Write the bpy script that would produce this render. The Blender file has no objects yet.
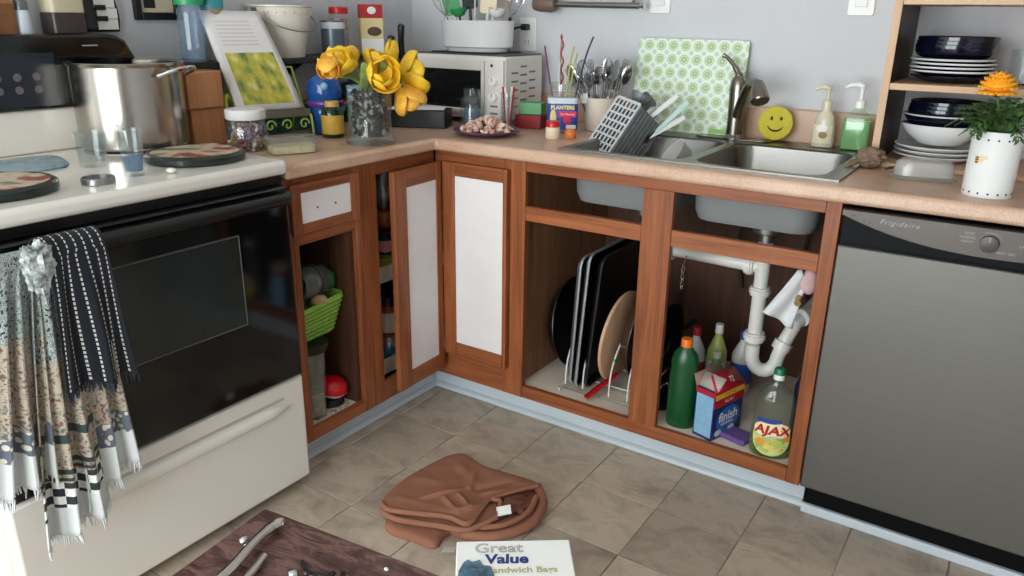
import bpy, bmesh, math, random
from math import sin, cos, pi, radians, sqrt, atan2
from mathutils import Vector, Matrix, Euler, noise

scene = bpy.context.scene
COL = scene.collection
random.seed(7)

# ------------------------------------------------------------------ camera
CAM_POS = Vector((2.169, -2.511, 1.272))
YAW, PITCH, ROLL, FPX = 0.5852, 0.3377, 0.0135, 777.93
fw = Vector((-sin(YAW) * cos(PITCH), cos(YAW) * cos(PITCH), -sin(PITCH)))
rt = Vector((cos(YAW), sin(YAW), 0))
up = rt.cross(fw)
rt, up = rt * cos(ROLL) + up * sin(ROLL), up * cos(ROLL) - rt * sin(ROLL)
cam_data = bpy.data.cameras.new('camera')
cam = bpy.data.objects.new('camera', cam_data)
COL.objects.link(cam)
cam_data.sensor_fit = 'HORIZONTAL'
cam_data.sensor_width = 36
cam_data.lens = 36 * FPX / 1024
cam_data.clip_start = 0.02
mw = Matrix((rt, up, -fw)).transposed().to_4x4()
mw.translation = CAM_POS
cam.matrix_world = mw
scene.camera = cam

# ------------------------------------------------------------------ light
world = bpy.data.worlds.new('world')
scene.world = world
world.use_nodes = True
bg = world.node_tree.nodes['Background']
bg.inputs[0].default_value = (0.97, 0.985, 1.0, 1)      # overcast daylight
bg.inputs[1].default_value = 12.8

def portal(name, loc, rot, sx, sy):
    l = bpy.data.lights.new(name, 'AREA')
    l.shape = 'RECTANGLE'; l.size = sx; l.size_y = sy
    l.cycles.is_portal = True
    o = bpy.data.objects.new(name, l); COL.objects.link(o)
    o.location = loc; o.rotation_euler = rot
    return o
# room: x 0..4.0, y -4.4..0.012, ceiling 2.44
RX, RY, RZ = 4.0, -4.4, 2.44
WF = (0.12, 2.5, 0.08, 2.10)        # patio door in the wall behind the photographer (x0,x1,z0,z1)
portal('patio_door_portal', ((WF[0] + WF[1]) / 2, RY - .06, (WF[2] + WF[3]) / 2), (radians(90), 0, 0), WF[1] - WF[0], WF[3] - WF[2])

scene.view_settings.view_transform = 'Standard'
scene.view_settings.look = 'None'
scene.view_settings.exposure = 0.0
scene.view_settings.gamma = 1.0
scene.view_settings.use_curve_mapping = False
scene.cycles.max_bounces = 10
scene.cycles.transparent_max_bounces = 24
scene.cycles.diffuse_bounces = 6
scene.cycles.sample_clamp_indirect = 6.0

# ------------------------------------------------------------------ materials
def lin(c):
    if isinstance(c, str):
        c = tuple(int(c[i:i + 2], 16) for i in (0, 2, 4))
    out = []
    for v in c[:3]:
        v = v / 255
        out.append(v / 12.92 if v <= .04045 else ((v + .055) / 1.055) ** 2.4)
    return (*out, 1)

MATS = {}
def new_mat(name):
    m = bpy.data.materials.new(name)
    m.use_nodes = True
    nt = m.node_tree
    b = nt.nodes['Principled BSDF']
    MATS[name] = m
    return m, nt, b

def node(nt, t, **kw):
    n = nt.nodes.new(t)
    for k, v in kw.items():
        setattr(n, k, v)
    return n

def ramp(nt, src, stops, mode='LINEAR'):
    r = node(nt, 'ShaderNodeValToRGB')
    r.color_ramp.interpolation = mode
    e = r.color_ramp.elements
    e[0].position, e[0].color = stops[0][0], lin(stops[0][1])
    e[1].position, e[1].color = stops[-1][0], lin(stops[-1][1])
    for p, c in stops[1:-1]:
        k = e.new(p); k.color = lin(c)
    nt.links.new(src, r.inputs[0])
    return r

def mat(name, col, rough=.5, metal=0, col2=None, scale=20, bump=0, bscale=None, spec=.5, coat=0, sheen=0, stretch=None):
    """plain material, optional noise mottling between col and col2 and a fine bump"""
    if name in MATS: return MATS[name]
    m, nt, b = new_mat(name)
    b.inputs['Base Color'].default_value = lin(col)
    b.inputs['Roughness'].default_value = rough
    b.inputs['Metallic'].default_value = metal
    b.inputs['Specular IOR Level'].default_value = spec
    b.inputs['Coat Weight'].default_value = coat
    b.inputs['Sheen Weight'].default_value = sheen
    if col2 is not None or bump:
        tc = node(nt, 'ShaderNodeTexCoord')
        src = tc.outputs['Object']
        if stretch:
            mp = node(nt, 'ShaderNodeMapping'); mp.inputs['Scale'].default_value = stretch
            nt.links.new(src, mp.inputs[0]); src = mp.outputs[0]
        nz = node(nt, 'ShaderNodeTexNoise'); nz.inputs['Scale'].default_value = scale
        nz.inputs['Detail'].default_value = 5; nz.inputs['Roughness'].default_value = .6
        nt.links.new(src, nz.inputs['Vector'])
        if col2 is not None:
            r = ramp(nt, nz.outputs[0], [(.32, col), (.68, col2)])
            nt.links.new(r.outputs[0], b.inputs['Base Color'])
        if bump:
            n2 = nz
            if bscale:
                n2 = node(nt, 'ShaderNodeTexNoise'); n2.inputs['Scale'].default_value = bscale
                nt.links.new(src, n2.inputs['Vector'])
            bp = node(nt, 'ShaderNodeBump'); bp.inputs['Strength'].default_value = bump
            bp.inputs['Distance'].default_value = .004
            nt.links.new(n2.outputs[0], bp.inputs['Height'])
            nt.links.new(bp.outputs[0], b.inputs['Normal'])
    return m

def wood(name, dark, light, axis='Z', scale=1.0, rough=.42):
    """grain running along the given axis"""
    if name in MATS: return MATS[name]
    m, nt, b = new_mat(name)
    tc = node(nt, 'ShaderNodeTexCoord')
    mp = node(nt, 'ShaderNodeMapping')
    s = [38 * scale] * 3; s['XYZ'.index(axis)] = 2.2 * scale
    mp.inputs['Scale'].default_value = s
    nt.links.new(tc.outputs['Object'], mp.inputs[0])
    nz = node(nt, 'ShaderNodeTexNoise'); nz.inputs['Scale'].default_value = 1.0
    nz.inputs['Detail'].default_value = 6; nz.inputs['Roughness'].default_value = .65; nz.inputs['Distortion'].default_value = .4
    nt.links.new(mp.outputs[0], nz.inputs['Vector'])
    mp2 = node(nt, 'ShaderNodeMapping')
    s2 = [170 * scale] * 3; s2['XYZ'.index(axis)] = 5 * scale
    mp2.inputs['Scale'].default_value = s2
    nt.links.new(tc.outputs['Object'], mp2.inputs[0])
    n2 = node(nt, 'ShaderNodeTexNoise'); n2.inputs['Detail'].default_value = 3
    n2.inputs['Scale'].default_value = 1.0
    nt.links.new(mp2.outputs[0], n2.inputs['Vector'])
    mx = node(nt, 'ShaderNodeMath', operation='MULTIPLY_ADD')
    mx.inputs[1].default_value = .35
    nt.links.new(n2.outputs[0], mx.inputs[0])
    m3 = node(nt, 'ShaderNodeMath', operation='MULTIPLY'); m3.inputs[1].default_value = .75
    nt.links.new(nz.outputs[0], m3.inputs[0])
    nt.links.new(m3.outputs[0], mx.inputs[2])
    r = ramp(nt, mx.outputs[0], [(.34, dark), (.72, light)])
    nt.links.new(r.outputs[0], b.inputs['Base Color'])
    b.inputs['Roughness'].default_value = rough
    b.inputs['Specular IOR Level'].default_value = .35
    bp = node(nt, 'ShaderNodeBump'); bp.inputs['Strength'].default_value = .12; bp.inputs['Distance'].default_value = .002
    nt.links.new(mx.outputs[0], bp.inputs['Height']); nt.links.new(bp.outputs[0], b.inputs['Normal'])
    return m

def thin_glass(name, tint=(249, 251, 251), refl=1.0, rough=.02, body=0.0, body_col=(200, 210, 215)):
    """clear thin-walled glass or plastic: transparent with a fresnel reflection, optional milky body"""
    if name in MATS: return MATS[name]
    m, nt, b = new_mat(name)
    nt.nodes.remove(b)
    out = nt.nodes['Material Output']
    tr = node(nt, 'ShaderNodeBsdfTransparent'); tr.inputs[0].default_value = lin(tint)
    gl = node(nt, 'ShaderNodeBsdfGlossy'); gl.inputs['Roughness'].default_value = rough
    gl.inputs[0].default_value = (refl, refl, refl, 1)
    lw = node(nt, 'ShaderNodeLayerWeight'); lw.inputs[0].default_value = .5
    pw = node(nt, 'ShaderNodeMath', operation='POWER'); pw.inputs[1].default_value = 4.0
    nt.links.new(lw.outputs['Facing'], pw.inputs[0])
    fr = node(nt, 'ShaderNodeMath', operation='MULTIPLY_ADD'); fr.inputs[1].default_value = .55; fr.inputs[2].default_value = .04
    nt.links.new(pw.outputs[0], fr.inputs[0])
    base = tr.outputs[0]
    if body:
        df = node(nt, 'ShaderNodeBsdfDiffuse'); df.inputs[0].default_value = lin(body_col)
        mb = node(nt, 'ShaderNodeMixShader'); mb.inputs[0].default_value = body
        nt.links.new(tr.outputs[0], mb.inputs[1]); nt.links.new(df.outputs[0], mb.inputs[2])
        base = mb.outputs[0]
    mx = node(nt, 'ShaderNodeMixShader')
    nt.links.new(fr.outputs[0], mx.inputs[0]); nt.links.new(base, mx.inputs[1]); nt.links.new(gl.outputs[0], mx.inputs[2])
    nt.links.new(mx.outputs[0], out.inputs[0])
    return m

# ------------------------------------------------------------------ geometry helpers
def catmull(pts, n=6, closed=False):
    P = [Vector(p) for p in pts]; out = []
    N = len(P); segs = N if closed else N - 1
    for i in range(segs):
        if closed: a, b, c, d = P[(i - 1) % N], P[i], P[(i + 1) % N], P[(i + 2) % N]
        else: a, b, c, d = P[max(i - 1, 0)], P[i], P[i + 1], P[min(i + 2, N - 1)]
        for k in range(n):
            t = k / n
            out.append(.5 * ((2 * b) + (c - a) * t + (2 * a - 5 * b + 4 * c - d) * t * t + (3 * b - a - 3 * c + d) * t ** 3))
    if not closed: out.append(P[-1])
    return out

TM = {}
class MB:
    def __init__(s):
        s.bm = bmesh.new(); s.uv = s.bm.loops.layers.uv.new('UVMap')
    def _face(s, vs, uvs=None):
        try: f = s.bm.faces.new(vs)
        except ValueError: return None
        if uvs:
            for l, u in zip(f.loops, uvs): l[s.uv].uv = u
        return f
    def box(s, x0, x1, y0, y1, z0, z1):
        v = [s.bm.verts.new(p) for p in ((x0, y0, z0), (x1, y0, z0), (x1, y1, z0), (x0, y1, z0), (x0, y0, z1), (x1, y0, z1), (x1, y1, z1), (x0, y1, z1))]
        for q in ((3, 2, 1, 0), (4, 5, 6, 7), (0, 1, 5, 4), (1, 2, 6, 5), (2, 3, 7, 6), (3, 0, 4, 7)): s._face([v[i] for i in q])
        return s
    def obox(s, c, a, b, d):
        """oriented box: centre and three half-extent vectors"""
        c, a, b, d = Vector(c), Vector(a), Vector(b), Vector(d)
        v = [s.bm.verts.new(c + a * i + b * j + d * k) for k in (-1, 1) for i, j in ((-1, -1), (1, -1), (1, 1), (-1, 1))]
        for q in ((3, 2, 1, 0), (4, 5, 6, 7), (0, 1, 5, 4), (1, 2, 6, 5), (2, 3, 7, 6), (3, 0, 4, 7)): s._face([v[i] for i in q])
        return s
    def lathe(s, prof, c=(0, 0, 0), n=32, rot=None, sx=1, sy=1):
        M = Matrix.Translation(Vector(c)) @ (rot.to_4x4() if rot else Matrix.Identity(4))
        rings = []
        for r, z in prof:
            if r < 1e-6: rings.append([s.bm.verts.new(M @ Vector((0, 0, z)))])
            else: rings.append([s.bm.verts.new(M @ Vector((r * cos(2 * pi * i / n) * sx, r * sin(2 * pi * i / n) * sy, z))) for i in range(n)])
        L = len(rings) - 1
        for k in range(L):
            A, B = rings[k], rings[k + 1]
            for i in range(n):
                j = (i + 1) % n
                u0, u1, v0, v1 = i / n, (i + 1) / n, k / L, (k + 1) / L
                if len(A) == 1 and len(B) == 1: continue
                if len(A) == 1: s._face([A[0], B[j], B[i]], [(u0, v0), (u1, v1), (u0, v1)])
                elif len(B) == 1: s._face([A[i], A[j], B[0]], [(u0, v0), (u1, v0), (u0, v1)])
                else: s._face([A[i], A[j], B[j], B[i]], [(u0, v0), (u1, v0), (u1, v1), (u0, v1)])
        return s
    def cyl(s, c, r, h, n=24, rot=None, r2=None):
        r2 = r if r2 is None else r2
        return s.lathe([(0, 0), (r, 0), (r2, h), (0, h)], c, n, rot)
    def tube(s, pts, r, n=8, closed=False, flat=None):
        P = [Vector(p) for p in pts]; N = len(P)
        R = r if isinstance(r, (list, tuple)) else [r] * N
        if len(R) != N: R = [R[0] + (R[-1] - R[0]) * i / (N - 1) for i in range(N)] if len(R) == 2 else [R[min(len(R) - 1, round(i * (len(R) - 1) / (N - 1)))] for i in range(N)]
        rings = []; prev = None
        for i in range(N):
            a, b = (P[(i - 1) % N], P[(i + 1) % N]) if closed else (P[max(i - 1, 0)], P[min(i + 1, N - 1)])
            t = (b - a)
            if t.length < 1e-9: t = Vector((0, 0, 1))
            t.normalize()
            if prev is None:
                h = Vector((0, 0, 1)) if abs(t.z) < .9 else Vector((1, 0, 0))
                u = t.cross(h).normalized()
            else:
                u = prev - t * prev.dot(t)
                u = u.normalized() if u.length > 1e-6 else t.orthogonal().normalized()
            prev = u; w = t.cross(u)
            fl = flat or 1
            rings.append([s.bm.verts.new(P[i] + (u * cos(2 * pi * k / n) + w * sin(2 * pi * k / n) * fl) * R[i]) for k in range(n)])
        for i in range(N if closed else N - 1):
            A, B = rings[i], rings[(i + 1) % N]
            for k in range(n): s._face([A[k], A[(k + 1) % n], B[(k + 1) % n], B[k]])
        if not closed:
            s._face(rings[0][::-1]); s._face(rings[-1])
        return s
    def ell(s, c, r, nu=20, nv=12, rot=None):
        r = (r, r, r) if not isinstance(r, (tuple, list)) else r
        M = Matrix.Translation(Vector(c)) @ (rot.to_4x4() if rot else Matrix.Identity(4)) @ Matrix.Diagonal((*r, 1))
        rings = [[s.bm.verts.new(M @ Vector((0, 0, -1)))]]
        for k in range(1, nv):
            a = -pi / 2 + pi * k / nv
            rings.append([s.bm.verts.new(M @ Vector((cos(a) * cos(2 * pi * i / nu), cos(a) * sin(2 * pi * i / nu), sin(a)))) for i in range(nu)])
        rings.append([s.bm.verts.new(M @ Vector((0, 0, 1)))])
        for k in range(nv):
            A, B = rings[k], rings[k + 1]
            for i in range(nu):
                j = (i + 1) % nu
                if len(A) == 1: s._face([A[0], B[j], B[i]])
                elif len(B) == 1: s._face([A[i], A[j], B[0]])
                else: s._face([A[i], A[j], B[j], B[i]])
        return s
    def prism(s, outline, h0, h1, M=None):
        """outline in local xy, extruded h0..h1 along local z, placed by M"""
        M = M or Matrix.Identity(4)
        A = [s.bm.verts.new(M @ Vector((x, y, h0))) for x, y in outline]
        B = [s.bm.verts.new(M @ Vector((x, y, h1))) for x, y in outline]
        s._face(A[::-1]); s._face(B)
        n = len(A)
        for i in range(n): s._face([A[i], A[(i + 1) % n], B[(i + 1) % n], B[i]])
        return s
    def grid(s, fn, nu, nv, wrap=False):
        V = [[s.bm.verts.new(fn(i / nu, j / nv)) for j in range(nv + 1)] for i in range(nu + (0 if wrap else 1))]
        for i in range(nu):
            a, b = V[i], V[(i + 1) % len(V)]
            for j in range(nv):
                s._face([a[j], b[j], b[j + 1], a[j + 1]], [(i / nu, j / nv), ((i + 1) / nu, j / nv), ((i + 1) / nu, (j + 1) / nv), (i / nu, (j + 1) / nv)])
        return s
    def slab(s, outline, z0, th, fn=None, rings=10, drop=.5):
        """soft rounded slab over a star-shaped outline (list of (x,y)): a folded cloth layer"""
        cx = sum(p[0] for p in outline) / len(outline); cy = sum(p[1] for p in outline) / len(outline)
        n = len(outline)
        top = [s.bm.verts.new((cx, cy, z0 + th + (fn(cx, cy) if fn else 0)))]
        R = []
        for k in range(1, rings + 1):
            q = k / rings; q = q ** .8
            ring = []
            for x, y in outline:
                X, Y = cx + (x - cx) * q, cy + (y - cy) * q
                z = z0 + th * (1 - .5 * q ** 10) + (fn(X, Y) * (1 - q ** 6) if fn else 0)
                ring.append(s.bm.verts.new((X, Y, z)))
            R.append(ring)
        for k in (.25, .0):
            q = 1.0 - (.015 if k == 0 else 0)
            R.append([s.bm.verts.new((cx + (x - cx) * q, cy + (y - cy) * q, z0 + th * k)) for x, y in outline])
        for i in range(n): s._face([top[0], R[0][i], R[0][(i + 1) % n]])
        for a, b in zip(R, R[1:]):
            for i in range(n): s._face([a[i], b[i], b[(i + 1) % n], a[(i + 1) % n]])
        s._face(R[-1][::-1])
        return s
    def raw(s, verts, faces):
        V = [s.bm.verts.new(v) for v in verts]
        for f in faces: s._face([V[i] for i in f])
        return s
    def xf(s, M):
        s.bm.transform(M); return s
    def build(s, name, material, parent=None, world=False, bev=0, smooth=True, solid=0, sub=0, seg=2, fix=True, ang=38):
        if world and parent is not None:
            s.bm.transform(root_matrix(parent).inverted())
        if fix: bmesh.ops.recalc_face_normals(s.bm, faces=s.bm.faces)
        me = bpy.data.meshes.new(name)
        s.bm.to_mesh(me); s.bm.free()
        if smooth:
            me.polygons.foreach_set('use_smooth', [True] * len(me.polygons))
            me.set_sharp_from_angle(angle=radians(ang))
        me.materials.append(material)
        o = bpy.data.objects.new(name, me); COL.objects.link(o)
        if parent is not None: o.parent = parent
        if solid:
            md = o.modifiers.new('thickness', 'SOLIDIFY'); md.thickness = solid; md.offset = 0
        if bev:
            md = o.modifiers.new('bevel', 'BEVEL'); md.width = bev; md.segments = seg
            md.limit_method = 'ANGLE'; md.angle_limit = radians(35)
        if sub:
            md = o.modifiers.new('smooth', 'SUBSURF'); md.levels = sub; md.render_levels = sub
        return o

def root_matrix(o):
    m = TM.get(o.name, Matrix.Identity(4))
    return root_matrix(o.parent) @ m if o.parent is not None else m

def thing(name, label, cat, loc=(0, 0, 0), rot=(0, 0, 0), group=None, kind=None):
    o = bpy.data.objects.new(name, None); COL.objects.link(o)
    o.empty_display_size = .05
    if not isinstance(rot, (tuple, list)): rot = (0, 0, rot)
    o.location = loc; o.rotation_euler = rot
    TM[o.name] = Matrix.Translation(Vector(loc)) @ Euler(rot).to_matrix().to_4x4()
    if kind: o['kind'] = kind
    if label: o['label'] = label
    if cat: o['category'] = cat
    if group: o['group'] = group
    return o

def tag(o, label=None, cat=None, group=None, kind=None, loc=None, rot=None):
    if label: o['label'] = label
    if cat: o['category'] = cat
    if group: o['group'] = group
    if kind: o['kind'] = kind
    if loc is not None: o.location = loc
    if rot is not None: o.rotation_euler = rot if isinstance(rot, (tuple, list)) else (0, 0, rot)
    return o

def copy_tree(o, parent=None):
    c = o.copy(); COL.objects.link(c)
    if parent is not None: c.parent = parent
    for ch in list(o.children): copy_tree(ch, c)
    return c

def text_geo(body, size, font_shear=0, bold=0, spacing=1.0):
    cu = bpy.data.curves.new('tmp_text', 'FONT'); cu.body = body; cu.size = size
    cu.align_x = 'CENTER'; cu.align_y = 'CENTER'; cu.shear = font_shear; cu.offset = bold; cu.space_character = spacing
    cu.resolution_u = 3
    o = bpy.data.objects.new('tmp_text', cu); COL.objects.link(o)
    dg = bpy.context.evaluated_depsgraph_get(); dg.update()
    me = bpy.data.meshes.new_from_object(o.evaluated_get(dg))
    vs = [v.co.copy() for v in me.vertices]; fs = [tuple(p.vertices) for p in me.polygons]
    bpy.data.objects.remove(o); bpy.data.curves.remove(cu); bpy.data.meshes.remove(me)
    return vs, fs

def text(name, body, size, fn, material, parent, **kw):
    """flat printed lettering; fn maps (u, v) in metres on the label to a point of the surface"""
    vs, fs = text_geo(body, size, **kw)
    b = MB(); b.raw([fn(v.x, v.y) for v in vs], fs)
    return b.build(name, material, parent, smooth=False, fix=False)

def plane_map(o, u, v, off=.0008):
    o, u, v = Vector(o), Vector(u).normalized(), Vector(v).normalized()
    n = u.cross(v) * off
    return lambda a, b: o + u * a + v * b + n

def rrect(w, h, r, n=5):
    """rounded rectangle outline centred on 0"""
    out = []
    for cx, cy, a0 in ((w / 2 - r, h / 2 - r, 0), (-w / 2 + r, h / 2 - r, 90), (-w / 2 + r, -h / 2 + r, 180), (w / 2 - r, -h / 2 + r, 270)):
        for k in range(n + 1):
            a = radians(a0 + 90 * k / n); out.append((cx + r * cos(a), cy + r * sin(a)))
    return out
# ------------------------------------------------------------------ shared materials
M_wall = mat('wall_paint', (199, 200, 205), .75, col2=(204, 205, 209), scale=3, bump=.05, bscale=160)
M_ceil = mat('ceiling_paint', (232, 230, 225), .9)
M_white = mat('white_enamel', (226, 221, 212), .22, spec=.5, coat=.3)
M_trim = mat('trim_white_paint', (198, 208, 215), .4)
M_black = mat('black_plastic', (14, 14, 16), .35)
M_blackgloss = mat('black_gloss', (7, 8, 10), .08, spec=.6)
M_wv = wood('cabinet_wood_vertical', (98, 49, 25), (162, 95, 56), 'Z')
M_wx = wood('cabinet_wood_along_x', (98, 49, 25), (162, 95, 56), 'X')
M_wy = wood('cabinet_wood_along_y', (98, 49, 25), (162, 95, 56), 'Y')
M_in = wood('cabinet_inside_wood_shaded', (64, 38, 26), (92, 58, 40), 'Z', rough=.6)  # brown inside wood, darkened further to stand for shade in the bays
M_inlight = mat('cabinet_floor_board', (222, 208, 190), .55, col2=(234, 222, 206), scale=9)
M_in_lit = wood('cabinet_side_wood_lit', (112, 74, 50), (150, 108, 78), 'Z', rough=.6)  # lighter copy for the left side panel; light falling on it painted in
M_panel = mat('white_door_panel', (226, 222, 222), .5, col2=(219, 214, 214), scale=5)
M_steel = mat('brushed_steel', (138, 136, 132), .36, 1.0, bump=.06, bscale=140)
M_chrome = mat('chrome', (205, 205, 205), .12, 1.0)
M_pipe = mat('white_pvc', (222, 220, 214), .35)
M_paper = mat('paper_white', (236, 236, 232), .7)
M_ink = mat('ink_black', (25, 25, 28), .6)
M_glass = thin_glass('clear_glass', (244, 247, 247), body=.02, body_col=(225, 232, 232))
M_plastic = thin_glass('clear_plastic', (240, 242, 240), rough=.08, body=.09, body_col=(230, 230, 226))
M_red = mat('red_plastic', (186, 22, 30), .3)
M_yellowf = mat('petal_yellow', (236, 186, 22), .5, col2=(250, 212, 60), scale=60)

# counter laminate
def laminate():
    m, nt, b = new_mat('counter_laminate')
    tc = node(nt, 'ShaderNodeTexCoord')
    n1 = node(nt, 'ShaderNodeTexNoise'); n1.inputs['Scale'].default_value = 9; n1.inputs['Detail'].default_value = 6
    n2 = node(nt, 'ShaderNodeTexNoise'); n2.inputs['Scale'].default_value = 240; n2.inputs['Detail'].default_value = 2
    nt.links.new(tc.outputs['Object'], n1.inputs['Vector']); nt.links.new(tc.outputs['Object'], n2.inputs['Vector'])
    ad = node(nt, 'ShaderNodeMath', operation='MULTIPLY_ADD'); ad.inputs[1].default_value = .5
    hf = node(nt, 'ShaderNodeMath', operation='MULTIPLY'); hf.inputs[1].default_value = .5
    nt.links.new(n2.outputs[0], hf.inputs[0]); nt.links.new(n1.outputs[0], ad.inputs[0]); nt.links.new(hf.outputs[0], ad.inputs[2])
    r = ramp(nt, ad.outputs[0], [(.33, (180, 144, 120)), (.5, (196, 162, 138)), (.68, (208, 178, 156))])
    nt.links.new(r.outputs[0], b.inputs['Base Color'])
    b.inputs['Roughness'].default_value = .36
    return m
M_counter = laminate()

def tile_mat():
    m, nt, b = new_mat('vinyl_slate_tile')
    geo = node(nt, 'ShaderNodeNewGeometry'); oi = node(nt, 'ShaderNodeObjectInfo')
    off = node(nt, 'ShaderNodeVectorMath', operation='SCALE'); off.inputs[3].default_value = 40
    cmb = node(nt, 'ShaderNodeCombineXYZ')
    for k in range(3): nt.links.new(oi.outputs['Random'], cmb.inputs[k])
    nt.links.new(cmb.outputs[0], off.inputs[0])
    add = node(nt, 'ShaderNodeVectorMath', operation='ADD')
    nt.links.new(geo.outputs['Position'], add.inputs[0]); nt.links.new(off.outputs[0], add.inputs[1])
    n1 = node(nt, 'ShaderNodeTexNoise'); n1.inputs['Scale'].default_value = 7; n1.inputs['Detail'].default_value = 8
    n1.inputs['Roughness'].default_value = .68; n1.inputs['Distortion'].default_value = .7
    mp = node(nt, 'ShaderNodeMapping'); mp.inputs['Scale'].default_value = (1, 1.45, 1); mp.inputs['Rotation'].default_value = (0, 0, .5)
    nt.links.new(add.outputs[0], mp.inputs[0]); nt.links.new(mp.outputs[0], n1.inputs['Vector'])
    r1 = ramp(nt, n1.outputs[0], [(.30, (152, 138, 125)), (.45, (177, 163, 147)), (.56, (194, 179, 161)), (.72, (171, 159, 145))])
    hsv = node(nt, 'ShaderNodeHueSaturation')
    mr = node(nt, 'ShaderNodeMapRange'); mr.inputs[3].default_value = .84; mr.inputs[4].default_value = 1.14
    nt.links.new(oi.outputs['Random'], mr.inputs[0]); nt.links.new(mr.outputs[0], hsv.inputs['Value'])
    nt.links.new(r1.outputs[0], hsv.inputs['Color']); nt.links.new(hsv.outputs[0], b.inputs['Base Color'])
    b.inputs['Roughness'].default_value = .42; b.inputs['Specular IOR Level'].default_value = .4
    bp = node(nt, 'ShaderNodeBump'); bp.inputs['Strength'].default_value = .25; bp.inputs['Distance'].default_value = .003
    nt.links.new(n1.outputs[0], bp.inputs['Height']); nt.links.new(bp.outputs[0], b.inputs['Normal'])
    return m
M_tile = tile_mat()
M_grout = mat('grout', (150, 138, 125), .8)

def struct(o, label, cat=None):
    o['kind'] = 'structure'; o['label'] = label
    if cat: o['category'] = cat
    return o

# ------------------------------------------------------------------ floor with its tiles
fl = MB().box(-.1, RX + .1, RY - .1, .1, -.08, -.0025).build('floor', M_grout)
struct(fl, 'grey-brown slate look tile floor of the kitchen', 'floor')
TS, TX, TY = .2313, .5787, -.5476
tile0 = None
for i in range(-1, 13):
    for j in range(-1, 15):
        x0, y0 = TX + i * TS, TY - (j + 1) * TS
        if x0 < .3 and y0 > -1.3: continue
        if x0 + TS > 3.9: continue
        if tile0 is None:
            tile0 = MB().box(.0014, TS - .0014, .0014, TS - .0014, -.004, 0).build('tile', M_tile, fl, bev=.0012, seg=1)
            t = tile0
        else:
            t = tile0.copy(); COL.objects.link(t)
        t.location = (x0, y0, 0)

# ------------------------------------------------------------------ walls, ceiling, windows behind the camera
def wall_holes(b, axis, a0, a1, z0, z1, t0, t1, hole=None):
    """wall slab in the plane axis ('x' -> normal along y), with one rectangular hole"""
    def put(p, q, r, s_):
        if q - p < 1e-4 or s_ - r < 1e-4: return
        if axis == 'x': b.box(p, q, t0, t1, r, s_)
        else: b.box(t0, t1, p, q, r, s_)
    if not hole: put(a0, a1, z0, z1); return
    h0, h1, k0, k1 = hole
    put(a0, h0, z0, z1); put(h1, a1, z0, z1); put(h0, h1, z0, k0); put(h0, h1, k1, z1)
b = MB(); wall_holes(b, 'x', -.1, RX + .1, 0, RZ, .012, .11)
struct(b.build('wall_back', M_wall, smooth=False), 'grey painted wall behind the sink counter', 'wall')
b = MB(); wall_holes(b, 'y', RY, .012, 0, RZ, -.1, 0)
struct(b.build('wall_left', M_wall, smooth=False), 'grey painted wall behind the stove', 'wall')
b = MB(); wall_holes(b, 'y', RY, .012, 0, RZ, RX, RX + .1)
struct(b.build('wall_right', M_wall, smooth=False), 'plain grey painted wall to the right of the kitchen', 'wall')
b = MB(); wall_holes(b, 'x', -.1, RX + .1, 0, RZ, RY - .1, RY, WF)
struct(b.build('wall_front', M_wall, smooth=False), 'grey painted wall with the patio door behind the photographer', 'wall')
struct(MB().box(-.1, RX + .1, RY - .1, .11, RZ, RZ + .08).build('ceiling', M_ceil, smooth=False), 'plain white kitchen ceiling', 'ceiling')
wf = MB()
for a in (WF[0], (WF[0] + WF[1]) / 2 - .025, WF[1] - .05): wf.box(a, a + .05, RY - .05, RY, WF[2], WF[3])
for z in (WF[2], WF[3] - .05): wf.box(WF[0], WF[1], RY - .048, RY - .002, z, z + .05)
w1 = wf.build('door_1', M_white); struct(w1, 'white framed glass patio door behind the photographer', 'door')
MB().box(WF[0] + .03, WF[1] - .03, RY - .03, RY - .024, WF[2] + .03, WF[3] - .03).build('pane', M_glass, w1)

# ------------------------------------------------------------------ toe kick boards (painted white) and shoe moulding
KX, KY = .523, -.523
b = MB().box(KX - .015, KX, -1.215, KY + .015, .0, .1035)
o = b.build('baseboard_left', M_trim, smooth=False); struct(o, 'pale painted toe-kick board under the cabinets beside the stove', 'baseboard')
MB().prism([(0, 0), (.016, 0), (.014, .008), (.008, .014), (0, .016)], -1.215, KY - .0,
           Matrix(((1, 0, 0, KX), (0, 0, 1, 0), (0, 1, 0, .0005), (0, 0, 0, 1)))).build('shoe_moulding', M_trim, o)
b = MB().box(KX + .002, 1.829, KY, KY + .015, .0, .1035)
o = b.build('baseboard_back', M_trim, smooth=False); struct(o, 'pale painted toe-kick board under the sink cabinet', 'baseboard')
MB().prism([(0, 0), (-.016, 0), (-.014, .008), (-.008, .014), (0, .016)], KX, 1.829,
           Matrix(((0, 0, 1, 0), (1, 0, 0, KY), (0, 1, 0, .0005), (0, 0, 0, 1)))).build('shoe_moulding', M_trim, o)
b = MB().box(1.832, 2.442, -.562, -.548, .0, .027)
struct(b.build('trim_1', M_trim, bev=.003), 'white trim strip on the floor under the dishwasher', 'trim')

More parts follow.
